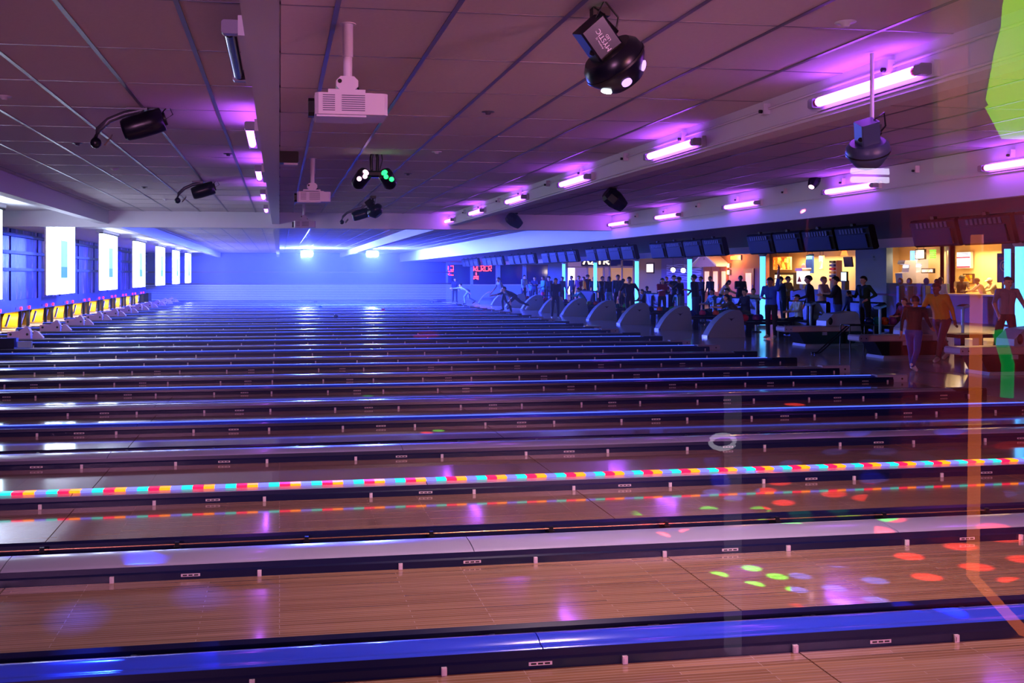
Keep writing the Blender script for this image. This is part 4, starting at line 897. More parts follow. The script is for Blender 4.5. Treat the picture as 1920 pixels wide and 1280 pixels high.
# seated pair and kneeling woman
P(at_X(1400, 15.55), 184, 1.7, 'sit', 'person with headphones in navy seated with hands clasped', top='1c2450', legs='5a6a58', seat=0.46, hair='181414')
P(at_X(1366, 15.55), 190, 1.7, 'sit', 'person in teal seated and looking down at a phone', top='3a6478', legs='283048', seat=0.46, hair='202028')
P(at_X(1384, 14.3), 165, 1.66, 'sitlean', 'dark-haired woman in an olive top leaning toward the phone viewer', top='50503c', legs='10122a', seat=0.58, style='long', hair='0e0a0c', sleeve='short')
P(at_X(1338, 15.55), 182, 1.66, 'sit', 'person in a pale blue shirt seated at the end of the phone viewers bench', top='6aa0d0', legs='586078', seat=0.46, hair='281c18')
P(at_X(1412, 17.3), 250, 1.66, 'sit', 'person in a white top seated behind the headphones wearer', top='c8d0e0', legs='202030', seat=0.55)
P(at_X(1304, 14.6), 135, 1.8, 'hip', 'man in a navy sweater and blue jeans looking up with hands behind', top='10183c', legs='2a4480', hair='1a1210', bulk=1.05)
P(at_X(1277, 15.6), 130, 1.72, 'phone', 'person in black with pale jeans raising a phone', top='0c1020', legs='8098b0', hair='281420', sleeve='short', skin='tan')
P(at_X(1266, 16.4), 100, 1.78, 'phone', 'person with a beanie behind the phone holder', top='141a38', legs='1a1e30', style='cap', hair='1c2038')
P(at_X(1241, 15.3), 265, 1.66, 'hold', 'woman in a red blouse standing beside the console', top='9a1428', legs='14141f', hair='1a1010', style='long', sleeve='short')
P(at_X(1273, 16.0), 80, 1.5, 'sit', 'person in green seated at the console post', top='2a6a68', legs='101830', seat=0.46)
P(at_X(1206, 15.55), 185, 1.5, 'sit', 'person in a striped dark jacket seated near the black T-shirt man', top='182038', legs='12121f', seat=0.5)
# people in the lit concourse
P(at_X(1333, 20.5), 200, 1.72, 'stand', 'person in a black jacket near the awning doors', top='0e0e16', legs='14141c', skin='light')
P(at_X(1352, 20.0), 320, 1.66, 'stoop', 'person in a cream sweater stooping in front of the awning doors', top='e0c8a8', legs='302838', hair='201410', style='long')
P(at_X(1388, 20.0), 250, 1.76, 'hold', 'man with glasses in a dark jacket and white scarf before the orange door', top='1c1418', legs='18161c', skin='brown', hair='0c0a0a')
P(at_X(1316, 19.0), 190, 1.72, 'stand2', 'person with swept hair behind the navy sweater man', top='202038', legs='181820', hair='503020')
P(at_X(1250, 20.0), 240, 1.7, 'stand', 'person in a dark red jacket before the louvred panel', top='501c28', legs='181820', hair='6a4a30')
# crowd near the storefront
crowd = [(982, 15.0, 300, 1.78, 'stand', 'man in a pale blue T-shirt at the end of the crowd by the dark windows', '8ab0d0', '101c40', 'short'),
 (995, 16.0, 200, 1.4, 'stand', 'child in teal beside the pale blue T-shirt man', '4a90a8', '102040', 'long'),
 (1003, 15.2, 240, 1.7, 'hold', 'person in dark blue behind the fin returns near the dark windows', '141c4c', '101830', 'short'),
 (1020, 14.6, 190, 1.72, 'stand2', 'person in a turquoise hooded jacket beside the lone navy figure', '3c98a8', '101838', 'short'),
 (1029, 16.0, 250, 1.68, 'stand', 'dark-haired person behind the turquoise jacket', '1c1c40', '14142c', 'curly'),
 (1053, 15.2, 300, 1.7, 'stand', 'person in a denim blue shirt behind the lone navy figure', '244c8c', '101830', 'cap'),
 (1073, 16.5, 200, 1.74, 'stand', 'person in black with a bright badge in the crowd', '0c0e20', '101020', 'short'),
 (1086, 17.0, 230, 1.74, 'stand2', 'person in a rose shirt in the crowd', '7a3460', '181828', 'short'),
 (1096, 18.0, 160, 1.68, 'stand', 'person in a bright yellow top in the crowd', 'e0a010', '181828', 'short'),
 (1101, 19.0, 290, 1.78, 'stand', 'person with dark curls at the back of the crowd', '181422', '14121c', 'curly'),
 (1096, 14.95, 183, 1.62, 'sitlean', 'person in a light teal hoodie seated leaning over', '58a8b0', '182444', 'short'),
 (1114, 16.6, 250, 1.7, 'stand', 'person in dark green facing the lanes in the crowd', '12283c', '101424', 'short'),
 (1128, 16.0, 300, 1.72, 'hold', 'person in a black coat with arms folded in the crowd', '0e0e1c', '101020', 'hood'),
 (1142, 15.6, 260, 1.72, 'stand2', 'person in black with pale jeans beside the blue jacket man', '10122c', '5a78a0', 'long'),
 (1158, 15.0, 265, 1.8, 'stand', 'broad man in a blue jacket with hands in front', '244878', '10142c', 'short'),
 (1170, 17.0, 200, 1.6, 'stand', 'person in navy behind the broad man in the blue jacket', '141a40', '101428', 'short'),
 (1214, 17.5, 220, 1.6, 'sit', 'person in black seated near the wall screen', '101020', '101018', 'short'),
 (1236, 17.8, 300, 1.6, 'sit', 'person in grey seated beside the red blouse woman', '303040', '18181f', 'curly')]
for (px, X, f, h, po, lb, tp, lg, st) in crowd:
    P(at_X(px, X), f, h, po, lb, top=tp, legs=lg, style=st, seat=0.5 if po.startswith('sit') else None, skin=random.choice(['light', 'tan', 'light', 'brown']), voxel=0.024)
# ------------------------------------------------------------------ back wall of the concourse and its shops
def bY(px): return atX(px, 515, XB).y
def bZ(py, px): return EYE + (515 - py) * (F * XB / CT / (px - 524)) / F
M_BEIGE = mat('beige_wall', 'c8a878', 0.7, var=0.05); M_ROSE = mat('rose_wall', 'b06a58', 0.7); M_PALE = mat('pillar_paint', '8fa8c0', 0.6)
M_CREAM = mat('cream_interior', 'f0d8a8', 0.7, var=0.05)
def wseg(p0, p1, z0, z1, name, m, d=0.2): return struct(MB().box(XB, XB + d, bY(p1), bY(p0), z0, z1).build(name, m))
wseg(1190, 1240, 0, 3.1, 'wall_back_beige', M_BEIGE); wseg(1240, 1322, 0, 3.1, 'wall_back_louvre', mat('mauve_wall', '8a78a8', 0.6))
wseg(1322, 1368, 0, 3.1, 'wall_back_awning', mat('amber_wall', 'b08050', 0.6)); wseg(1368, 1436, 0, 3.1, 'wall_back_rose', M_ROSE)
wseg(1436, 1604, 0, 1.1, 'wall_back_counter', mat('blue_counter_front', '4a78b8', 0.5)); wseg(1604, 1662, 0, 3.1, 'wall_back_pillar', M_PALE, 0.3)
wseg(1662, 1772, 0, bZ(531, 1710), 'wall_back_sill', mat('slate_wall', '48627e', 0.6)); wseg(1772, 1878, 0, 1.02, 'wall_back_kitchen', mat('kitchen_front', '5a3c34', 0.5))
wseg(1878, 2010, 0, 3.1, 'wall_back_poster', mat('grey_brown_wall', '6a5a5c', 0.6))
for p0, p1, n in ((1436, 1604, 'wall_shop_rear'), (1662, 1772, 'wall_arcade_rear'), (1772, 1878, 'wall_kitchen_rear')):
    y0_, y1_ = bY(p1), bY(p0); k_ = 27.7 / XB
    struct(MB().box(27.7, 27.8, y0_ * k_ - 0.6, y1_ * k_ + 0.3, 0, 3.1).build(n, M_CREAM))
    for q_, sx in ((y1_, 'a'), (y0_, 'b')):
        if sx == 'b' and 'arcade' in n: continue
        struct(MB().prism([(XB + 0.2, q_ - 0.0), (27.7, q_ * k_), (27.7, q_ * k_ + 0.06), (XB + 0.2, q_ + 0.06)] if sx == 'a' else [(XB + 0.2, q_ - 0.06), (27.7, q_ - 0.06), (27.7, q_), (XB + 0.2, q_)], 0, 3.1, 'z').build(n.replace('rear', 'side') + '_' + sx, M_CREAM))
def pil(z, d): MB().box(XB - d, XB, bY(1640), bY(1608), z, z + 0.07).build('capital', M_PALE, [o for o in bpy.data.objects if o.name == 'wall_back_pillar'][0])
pil(2.55, 0.08); pil(2.4, 0.05)
struct(MB().box(XB - 0.04, XB, bY(1772), bY(1640), 0.92, 1.0).build('trim_21', mat('wine_rail', '5a2038', 0.4)))
light('shop_lamp', 'AREA', (26.7, (bY(1600) + bY(1440)) / 2 * 1.04, 2.75), (1.0, 0.58, 0.26), 130, 1.4, 5.0, aim=(26.7, (bY(1600) + bY(1440)) / 2 * 1.04, 0))
light('shop_lamp', 'AREA', (26.7, bY(1715) * 1.04, 2.75), (1.0, 0.62, 0.32), 45, 1.4, 2.5, aim=(26.7, bY(1715) * 1.04, 0))
light('shop_lamp', 'AREA', (26.7, bY(1825) * 1.04, 2.75), (1.0, 0.66, 0.26), 75, 1.4, 2.2, aim=(26.7, bY(1825) * 1.04, 0))
light('amber_lamp_glow', 'POINT', (XB - 0.45, bY(1381), bZ(483, 1381)), (1.0, 0.36, 0.10), 75, 0.12)
# tall pale columns along the settee, shaft glow turned up to light the approach
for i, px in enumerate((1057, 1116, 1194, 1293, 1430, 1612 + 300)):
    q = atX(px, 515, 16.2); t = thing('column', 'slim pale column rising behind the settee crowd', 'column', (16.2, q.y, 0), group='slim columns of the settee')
    MB().tube([(0, 0, 0.02), (0, 0, 2.5)], 0.09, 14).build('shaft', mat('column_glow', 'b0d8f0', 0.35, emit='48b0ff', es=1.5), t)
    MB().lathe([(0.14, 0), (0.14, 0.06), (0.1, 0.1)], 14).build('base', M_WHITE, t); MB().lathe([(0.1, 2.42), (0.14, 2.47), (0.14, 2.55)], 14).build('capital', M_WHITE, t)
# wall screen
def flat(name, label, cat, p0, p1, y0, y1, m, frame=None, fm=None, d=0.06, X=XB):
    pc = (p0 + p1) / 2; t = thing(name, label, cat, (X, bY(pc), (bZ(y0, pc) + bZ(y1, pc)) / 2)); hy = abs(bY(p0) - bY(p1)) / 2; hz = abs(bZ(y0, pc) - bZ(y1, pc)) / 2
    if frame: MB().cbox(-d, 0, -hy - frame, hy + frame, -hz - frame, hz + frame, 0.01, axis='x').build('casing', fm or M_BLACK, t)
    MB().box(-d - 0.012, -d + 0.002, -hy, hy, -hz, hz).build('face', m, t)
    return t, hy, hz, d + 0.012
flat('wall_screen', 'small lit wall screen in a dark frame on the beige wall', 'screen', 1214, 1226, 495, 510, emis('screen_pinkwhite', 'f4d0e0', 1.5), 0.09)
# wavy louvre panel: each slat a piece
pc = 1283; t = thing('louvre_panel', 'lilac panel of wavy horizontal slats beside the awning', 'wall panel', (XB - 0.02, bY(pc), 0))
hy = (bY(1250) - bY(1314)) / 2
for k in range(11):
    z = 1.35 + k * 0.105; pr = MB(); n = 12
    vs = []
    for j in range(n + 1):
        y = -hy + 2 * hy * j / n; dz = 0.028 * math.sin(j * 1.05 + k * 1.9)
        vs += [(-0.07, y, z + dz), (-0.07, y, z + dz + 0.062), (0, y, z + dz + 0.062), (0, y, z + dz)]
    fs = []
    for j in range(n):
        for q_ in range(4): fs.append((j * 4 + q_, j * 4 + (q_ + 1) % 4, j * 4 + 4 + (q_ + 1) % 4, j * 4 + 4 + q_))
    fs += [(0, 1, 2, 3), tuple(n * 4 + q_ for q_ in (3, 2, 1, 0))]
    pr.add(vs, fs).build('slat', mat('slat_lilac', 'd8d0f8', 0.5), t)
# awning with doors
pc = 1343; t = thing('gabled_awning', 'white and purple gabled awning over wooden doors', 'awning', (XB - 0.8, bY(1344), 0))
hy = (bY(1316) - bY(1366)) / 2; zt, zb, ze = bZ(477, pc), bZ(500, pc), bZ(496, pc)
MB().prism([(-hy * 0.78, zb), (hy * 0.78, zb), (hy * 0.78, zb + 0.08), (0.12, zt), (-0.12, zt), (-hy * 0.78, zb + 0.08)], 0.0, 0.05, 'x').build('gable', mat('awning_lilac', 'a888e0', 0.6), t)
for s in (-1, 1):
    MB().prism([(s * 0.1, zt), (s * 0.1, zt + 0.08), (s * (hy * 1.0), zb + 0.12), (s * (hy * 1.0), zb)][::s], -0.08, 0.75, 'x').build('slope', mat('awning_white', 'dcd4ff', 0.6), t)
curve_text('lettering', 'LA', 0.16, M_BLACK, t, Matrix.Translation((-0.006, 0, zt - 0.26)) @ Matrix.Rotation(R(-90), 4, 'Z') @ Matrix.Rotation(R(90), 4, 'X'))
M_DOOR = mat('orange_wood', 'b8561c', 0.4, var=0.15, stretch=(1, 6, 1)); M_DGL = mat('door_glass_lit', 'd8b890', 0.2, emit='e8b070', es=0.6)
def door(p0, p1, n, zt):
    pcc = (p0 + p1) / 2; o = struct(MB().box(XB - 0.06, XB, bY(p1), bY(p0), 0, zt).build('door_%d' % n, M_DOOR)); w_ = abs(bY(p0) - bY(p1))
    MB().box(XB - 0.075, XB - 0.05, bY(p1) + w_ * 0.22, bY(p0) - w_ * 0.22, 0.8, zt - 0.25).build('door_pane', M_DGL, o); MB().box(XB - 0.1, XB - 0.06, bY(p1) + 0.06, bY(p1) + 0.1, 1.0, 1.25).build('door_handle', M_CHROME, o)
door(1320, 1335, 1, zb - 0.02); door(1336, 1351, 2, zb - 0.02); door(1352, 1366, 3, zb - 0.02); door(1396, 1415, 4, 2.15)
t, hy, hz, d = flat('amber_lamp_box', 'glowing orange lamp box high on the rose wall', 'lamp', 1372, 1390, 480, 486, emis('amber_glow', 'ff9a20', 5.0), 0.05, M_GREY)
for k in range(2):
    flat('wall_sconce', 'warm glowing wall sconce beside the wooden doors', 'lamp', 1367, 1371, 494 + 13 * k, 501 + 13 * k, emis('sconce_glow', 'ffd070', 4.0), 0.03, M_GREY, 0.12)[0]['group'] = 'wall sconces by the doors'
for px, py, lb in ((1262, 506, 'warm glowing globe lamp hung before the louvred panel'), (1281, 507, 'second glowing globe lamp hung nearer the slim column')):
    q = atX(px, py, 23.0); t = thing('globe_lamp', lb, 'lamp', (23.0, q.y, q.z)); MB().ball((0, 0, 0), 0.13, 12, 8).build('globe', emis('globe_glow', 'ffe6d0', 30.0), t); MB().tube([(0, 0, 0.12), (0, 0, 3.1 - q.z)], 0.012, 6).build('cord', M_BLACK, t)
for k in range(2): light('sconce_glow', 'POINT', (XB - 0.35, bY(1369), bZ(497 + 13 * k, 1369)), (1.0, 0.62, 0.28), 14, 0.06)
# snack shop
def inner(name, label, cat, px, py0, py1, wpx, X, build):
    zc = F * X / CT / (px - 524); q = atX(px, 515, X); w_ = wpx * zc / F; z0 = EYE + (515 - py1) * zc / F; z1 = EYE + (515 - py0) * zc / F
    t = thing(name, label, cat, (X, q.y, z0)); build(t, w_, z1 - z0)
    if name in ('snack_case', 'till_screen', 'goods_rack', 'round_stool', 'arcade_cabinet', 'display_fridge'): MB().cbox(-0.12, 0.12, -w_ * 0.3, w_ * 0.3, -z0, 0.05, 0.02, axis='z').build('pedestal', M_GREY, t)
    if name in ('menu_board', 'arch_sign'):
        for s_ in (-1, 1): MB().tube([(-0.04, s_ * w_ * 0.35, z1 - z0), (-0.04, s_ * w_ * 0.35, 3.1 - z0)], 0.01, 6).build('hanger', M_GREY, t)
    return t
def poster_mat(name, cols, sc, lit=1.1):
    m = bpy.data.materials.new(name); m.use_nodes = True; nt = m.node_tree; b = nt.nodes['Principled BSDF']; v = nt.nodes.new('ShaderNodeTexVoronoi'); g = nt.nodes.new('ShaderNodeNewGeometry'); cr = nt.nodes.new('ShaderNodeValToRGB')
    v.inputs['Scale'].default_value = sc; nt.links.new(g.outputs['Position'], v.inputs['Vector']); nt.links.new(v.outputs['Color'], cr.inputs[0])
    for i, c in enumerate(cols):
        e = cr.color_ramp.elements[i] if i < 2 else cr.color_ramp.elements.new(i / (len(cols) - 1)); e.color = (*lin(c), 1)
    for i, e in enumerate(cr.color_ramp.elements): e.position = i / max(1, len(cols) - 1)
    nt.links.new(cr.outputs[0], b.inputs['Base Color']); nt.links.new(cr.outputs[0], b.inputs['Emission Color']); b.inputs['Emission Strength'].default_value = lit; return m
def panel(m, fm, th=0.08):
    def f(t, w_, h): MB().cbox(-th, 0, -w_ / 2, w_ / 2, 0, h, 0.01).build('frame', fm, t); MB().box(-th - 0.01, -th, -w_ / 2 + 0.04, w_ / 2 - 0.04, 0.04, h - 0.04).build('print', m, t)
    return f
inner('menu_board', 'large glowing orange and red food picture board in the snack shop', 'board', 1468, 481, 506, 62, 27.0, panel(poster_mat('food_print', ['c81808', 'ff6a10', 'ffc040', 'e83010', 'fff0b0'], 5), M_CREAM))
inner('menu_board', 'tall amber picture board beside the blue arch sign', 'board', 1530 + 12, 478, 506, 14, 27.0, panel(poster_mat('amber_print', ['f0b060', 'fff0d0', 'e09030'], 4), M_CREAM))
def arch(t, w_, h):
    MB().prism([(-w_ / 2, 0), (w_ / 2, 0), (w_ / 2, h * 0.6), (w_ * 0.3, h * 0.95), (-w_ * 0.2, h), (-w_ / 2, h)], -0.1, 0, 'x').build('arch_body', mat('arch_blue', '1050c8', 0.4), t)
    MB().box(-0.12, -0.1, -w_ / 2, w_ * 0.35, h * 0.72, h * 0.95).build('arch_band', mat('arch_cyan', '50d0e8', 0.4), t)
    MB().ball((-0.12, w_ * 0.75, h * 0.3), h * 0.22, 12, 8, sc=(0.3, 1, 1)).build('pink_figure', mat('arch_pink', 'f0a0b8', 0.4), t)
inner('arch_sign', 'blue arched snack sign with a cyan band', 'sign', 1520, 476, 512, 22, 26.6, arch)
def fridge(t, w_, h):
    MB().box(0, 0.5, -w_ / 2, w_ / 2, 0, h).build('cabinet', M_DARK, t)
    for k in range(3):
        y0 = -w_ / 2 + w_ * k / 3
        MB().box(-0.03, 0.0, y0 + 0.04, y0 + w_ / 3 - 0.04, 0.1, h - 0.12).build('glass_door', mat('fridge_glow%d' % k, 'e0c890', 0.2, emit=('ffd890', 'f0a060', 'fff0d0')[k], es=0.7), t)
        for j in range(3): MB().box(-0.045, -0.03, y0 + 0.05, y0 + w_ / 3 - 0.05, 0.1 + (h - 0.2) * j / 3, 0.14 + (h - 0.2) * j / 3).build('shelf', M_DARK, t)
inner('display_fridge', 'lit glass-door display fridge below the food picture board', 'fridge', 1470, 511, 545, 66, 27.1, fridge)
def popper(t, w_, h):
    MB().box(-0.2, 0.2, -w_ / 2, w_ / 2, 0, h).build('glass_case', mat('case_glow', 'e8e8e0', 0.3, emit='fff4e0', es=0.9), t); MB().cbox(-0.25, 0.25, -w_ / 2 - 0.05, w_ / 2 + 0.05, h, h + 0.15, 0.03).build('lid', M_CHROME, t)
    MB().prism([(-w_ * 0.35, 0.1), (w_ * 0.35, 0.1), (0, h * 0.6)], -0.22, -0.2, 'x').build('red_print', mat('red_print', 'c82020', 0.5), t)
inner('snack_case', 'bright snack case with a red printed front on the shop counter', 'display case', 1506, 508, 532, 20, 26.1, popper)
def shelf(t, w_, h):
    MB().box(0, 0.3, -w_ / 2, w_ / 2, 0, h).build('rack_back', mat('rack_white', 'e8e0d8', 0.5), t)
    for k, c in enumerate(('b02040', '3040a0', 'd8a060', 'c03048', '2838a0', '181828')):
        MB().box(-0.12, 0.0, -w_ / 2 + 0.05, w_ / 2 - 0.05, 0.05 + h * k / 6, 0.03 + h * (k + 0.75) / 6).build('goods_tray', mat('goods_' + c, c, 0.5), t)
inner('goods_rack', 'white rack of red and blue goods in the snack shop', 'rack', 1563, 488, 528, 18, 26.6, shelf)
inner('till_screen', 'pale blue lit till screen on the snack counter', 'screen', 1585, 509, 528, 19, 26.2, panel(emis('till_blue', 'b8e0f0', 1.4), M_DARK))
def menuscr(t, w_, h):
    MB().cbox(-0.06, 0, -w_ / 2, w_ / 2, 0, h, 0.01, M=Matrix.Rotation(R(-8), 4, 'Y')).build('casing', M_DARK, t)
inner('ceiling_screen', 'dark angled screen hung from the shop ceiling', 'screen', 1593, 481, 500, 26, 26.8, menuscr)
inner('red_lamp', 'glowing red orange lamp shade at the shop ceiling', 'lamp', 1583, 470, 479, 13, 26.4, lambda t, w_, h: (MB().lathe([(w_ * 0.3, h), (w_ * 0.5, 0.0), (w_ * 0.45, 0.0)], 12).build('shade', emis('red_shade', 'ff5020', 3.5), t), MB().tube([(0, 0, h), (0, 0, h + 0.2)], 0.012, 6).build('cord', M_BLACK, t)))
# arcade window
def cabinet(t, w_, h, c1=None, c2=None):
    MB().prism([(0, -0.3), (0, 0.3), (h, 0.3), (h, -0.2), (h * 0.85, -0.25), (h * 0.8, 0.0), (h * 0.5, -0.05), (h * 0.45, -0.35)], -w_ / 2, w_ / 2, 'y').build('body', mat('arcade_white', 'd8d8f0', 0.4), t)
    MB().box(-0.02, 0.02, -w_ / 2 + 0.05, w_ / 2 - 0.05, h * 0.55, h * 0.78).build('screen', emis('arcade_screen', 'f4f4ff', 1.6), t)
inner('arcade_cabinet', 'tall white arcade cabinet leaning toward the window', 'arcade machine', 1699, 488, 532, 20, 26.2, cabinet)
inner('arcade_cabinet', 'white arcade cabinet standing behind the chairs', 'arcade machine', 1722, 486, 532, 20, 27.1, cabinet)
inner('lit_column', 'leaning blue lit glass column in the arcade window', 'column', 1711, 470, 488, 6, 26.8, lambda t, w_, h: MB().box(-0.06, 0.06, -w_ / 2, w_ / 2, 0, h).build('glass', emis('blue_glass', '5aa8ff', 1.5), t))
inner('lit_column', 'green lit striped column in the arcade window', 'column', 1749, 467, 484, 12, 26.8, lambda t, w_, h: [MB().box(-0.05, 0.05, -w_ / 2, w_ / 2, h * k / 5, h * (k + 0.7) / 5).build('stripe', emis('green_glass', '60d830', 1.4), t) for k in range(5)])
inner('menu_board', 'dark menu board with pale panel above the arcade chairs', 'board', 1728, 467, 486, 26, 27.0, panel(poster_mat('pale_menu', ['f0e0a0', 'fff8d8', '806040'], 3), M_DARK))
inner('pizza_sign', 'red lit sign strip above the arcade counter', 'sign', 1742, 503, 512, 34, 26.8, panel(poster_mat('red_strip', ['d84010', 'ffe8c0', 'a01808'], 9), M_DARK))
for k, (px, c) in enumerate(((1688, '8a5020'), (1705, 'a06a28'), (1737, '5a3a70'))):
    inner('round_stool', ('brown round-backed chair under the white cabinet', 'amber round-backed chair beside the brown one', 'purple round-backed chair before the red sign')[k], 'chair', px, 520, 538, 15, 25.2, lambda t, w_, h, c=c: (MB().ball((0, 0, h * 0.6), w_ * 0.5, 12, 8, sc=(0.4, 1, 0.9)).build('backrest', mat('stool_' + c, c, 0.5), t)))
# kitchen
inner('menu_screen', 'large white and red menu screen over the kitchen counter', 'screen', 1811, 472, 503, 37, 27.6, lambda t, w_, h: (MB().cbox(-0.1, 0, -w_ / 2, w_ / 2, 0, h, 0.01).build('casing', M_WHITE, t), MB().box(-0.11, -0.1, -w_ / 2 + 0.03, w_ / 2 - 0.03, 0.03, h - 0.03).build('panel', emis('menu_white', 'f4f8ff', 1.4), t), MB().box(-0.12, -0.11, -w_ / 2 + 0.03, w_ / 2 - 0.03, h * 0.62, h * 0.70).build('red_line', emis('menu_red', 'd02030', 1.2), t), MB().box(-0.12, -0.11, -w_ / 2 + 0.03, w_ / 2 - 0.03, 0.03, h * 0.13).build('red_band', emis('menu_red', 'd02030', 1.2), t), [MB().box(-0.12, -0.11, -w_ * 0.35, w_ * (0.1 + 0.08 * (k % 3)), h * (0.76 + 0.07 * k), h * (0.79 + 0.07 * k)).build('text_line', mat('menu_ink', '402050', 0.5), t) for k in range(3)]))
inner('picture_frame', 'dark framed pictures of golden food on the kitchen wall', 'picture', 1818, 513, 532, 26, 27.68, panel(poster_mat('gold_food', ['ffc830', '3a2010', 'f0a010', 'fff0c0'], 8, 0.0), M_DARK))
struct(MB().box(XB - 0.3, XB + 0.6, bY(1878), bY(1772), 1.02, 1.08).build('trim_22', mat('counter_top', 'c8a060', 0.3)))
P((26.5, atX(1802, 515, 26.5).y, 0), 235, 1.82, 'serve', 'server in a dark shirt standing at the kitchen counter', top='4a342c', legs='18181c', skin='brown', sleeve='short', hair='140c0a')
P((26.4, atX(1846, 515, 26.4).y, 0), 150, 1.72, 'serve', 'server in a cream top reaching over the kitchen counter', top='e8c890', legs='302018', skin='brown', hair='503018')
P((27.2, atX(1868, 515, 27.2).y, 0), 170, 1.72, 'serve', 'server in a white cap behind the cream-topped server', top='f0e0c0', legs='302018', style='cap', hair='f0f0e8')
P((24.4, atX(1762, 515, 24.4).y, 0), 20, 1.7, 'stand2', 'person in a white top waiting at the kitchen counter', top='e8d8d0', legs='202028', style='long', hair='30201c')
# pool ball poster
t, hy, hz, d = flat('pool_poster', 'framed poster with a black number eight pool ball', 'poster', 1874, 1900, 477, 527, mat('poster_black', '0c0a0c', 0.3), 0.05, M_BLACK)
dy = -0.0
MB().lathe([(hy * 0.62, 0), (hy * 0.62, 0.006)], 24, M=Matrix.Translation((-d - 0.001, hy * 0.05, hz * 0.15)) @ Matrix.Rotation(R(-90), 4, 'Y')).build('cream_ring', mat('ball_cream', 'e0b060', 0.4), t)
MB().lathe([(hy * 0.52, 0.006), (hy * 0.52, 0.008)], 24, M=Matrix.Translation((-d - 0.001, hy * 0.05, hz * 0.15)) @ Matrix.Rotation(R(-90), 4, 'Y')).build('ball_disc', mat('poster_ball_black', '141010', 0.3), t)
MB().lathe([(hy * 0.3, 0.008), (hy * 0.3, 0.010)], 20, M=Matrix.Translation((-d - 0.001, hy * 0.05, hz * 0.15)) @ Matrix.Rotation(R(-90), 4, 'Y')).build('number_spot', mat('ball_cream', 'e0b060', 0.4), t)
curve_text('number', '8', hy * 0.55, M_BLACK, t, Matrix.Translation((-d - 0.014, hy * 0.05, hz * 0.15)) @ Matrix.Rotation(R(-90), 4, 'Z') @ Matrix.Rotation(R(90), 4, 'X'))
MB().box(-d - 0.006, -d, -hy * 0.9, hy * 0.9, hz * 0.62, hz * 0.8).build('red_stripe', mat('poster_red', '8a1420', 0.4), t)
t = thing('neon_column', 'blue neon lit glass column beside the pool ball poster', 'column', (XB - 0.5, bY(1913), 0))
MB().tube([(0, 0, 0.05), (0, 0, 2.7)], 0.1, 12).build('glass_tube', emis('neon_blue_column', '3c90ff', 2.2), t); MB().lathe([(0.18, 0), (0.18, 0.06), (0.1, 0.08)], 12).build('base', M_CHROME, t)

# ------------------------------------------------------------------ thin stage haze around the far blinders
hz = bpy.data.materials.new('stage_haze'); hz.use_nodes = True; nt = hz.node_tree; nt.nodes.clear()
o_ = nt.nodes.new('ShaderNodeOutputMaterial'); v_ = nt.nodes.new('ShaderNodeVolumeScatter'); v_.inputs['Color'].default_value = (0.75, 0.8, 1, 1); v_.inputs['Density'].default_value = 0.0095; v_.inputs['Anisotropy'].default_value = 0.3
nt.links.new(v_.outputs[0], o_.inputs['Volume'])
h = MB().box(-3.8, 8.2, 13.0, YF - 0.4, 0.3, CEIL - 0.02).build('stage_haze', hz); tag(h, 'thin blue stage haze hanging around the two dazzling lights', 'haze', kind='stuff')

# ------------------------------------------------------------------ moving dots from the disco lights
def gobo(name, loc, aim, energy, cone, scale, cols, dot=0.28, seed=0.0, soft=0.7):
    o = light(name, 'SPOT', loc, (1, 1, 1), energy, 0.01, spot=cone, blend=0.15, aim=aim); d = o.data; d.use_nodes = True; nt = d.node_tree; N = nt.nodes.new; L = nt.links.new
    em = nt.nodes['Emission']; tc = N('ShaderNodeTexCoord'); sp = N('ShaderNodeSeparateXYZ'); L(tc.outputs['Normal'], sp.inputs[0])
    dx = N('ShaderNodeMath'); dx.operation = 'DIVIDE'; dy = N('ShaderNodeMath'); dy.operation = 'DIVIDE'
    L(sp.outputs['X'], dx.inputs[0]); L(sp.outputs['Z'], dx.inputs[1]); L(sp.outputs['Y'], dy.inputs[0]); L(sp.outputs['Z'], dy.inputs[1])
    cb = N('ShaderNodeCombineXYZ'); L(dx.outputs[0], cb.inputs[0]); L(dy.outputs[0], cb.inputs[1]); cb.inputs[2].default_value = seed
    v = N('ShaderNodeTexVoronoi'); v.voronoi_dimensions = '2D'; v.inputs['Scale'].default_value = scale; v.inputs['Randomness'].default_value = 0.55; L(cb.outputs[0], v.inputs['Vector'])
    lt = N('ShaderNodeMapRange'); lt.inputs['From Min'].default_value = dot; lt.inputs['From Max'].default_value = dot * soft; L(v.outputs['Distance'], lt.inputs['Value'])
    v2 = N('ShaderNodeTexVoronoi'); v2.voronoi_dimensions = '2D'; v2.inputs['Scale'].default_value = scale * 0.45; L(cb.outputs[0], v2.inputs['Vector'])
    sc = N('ShaderNodeSeparateColor'); L(v2.outputs['Color'], sc.inputs[0])
    cr = N('ShaderNodeValToRGB'); cr.color_ramp.interpolation = 'CONSTANT'
    for i, c in enumerate(cols):
        e = cr.color_ramp.elements[i] if i < 2 else cr.color_ramp.elements.new(0.5); e.position = i / len(cols); e.color = (*c, 1)
    L(sc.outputs[0], cr.inputs[0]); L(cr.outputs[0], em.inputs['Color'])
    gate = N('ShaderNodeMath'); gate.operation = 'GREATER_THAN'; gate.inputs[1].default_value = 0.33; L(sc.outputs[1], gate.inputs[0])
    ml = N('ShaderNodeMath'); ml.operation = 'MULTIPLY'; L(lt.outputs[0], ml.inputs[0]); L(gate.outputs[0], ml.inputs[1]); L(ml.outputs[0], em.inputs['Strength'])
RGB3 = [(0.05, 0.12, 1.0), (1.0, 0.05, 0.04), (0.1, 1.0, 0.08)]
gobo('dot_beam', tuple(C_MYS + A_MYS * 0.22 + Vector((0, 0, -0.05))), (4.5, 5.9, 0), 1800, 66, 11.0, RGB3, 0.28, 0.0)
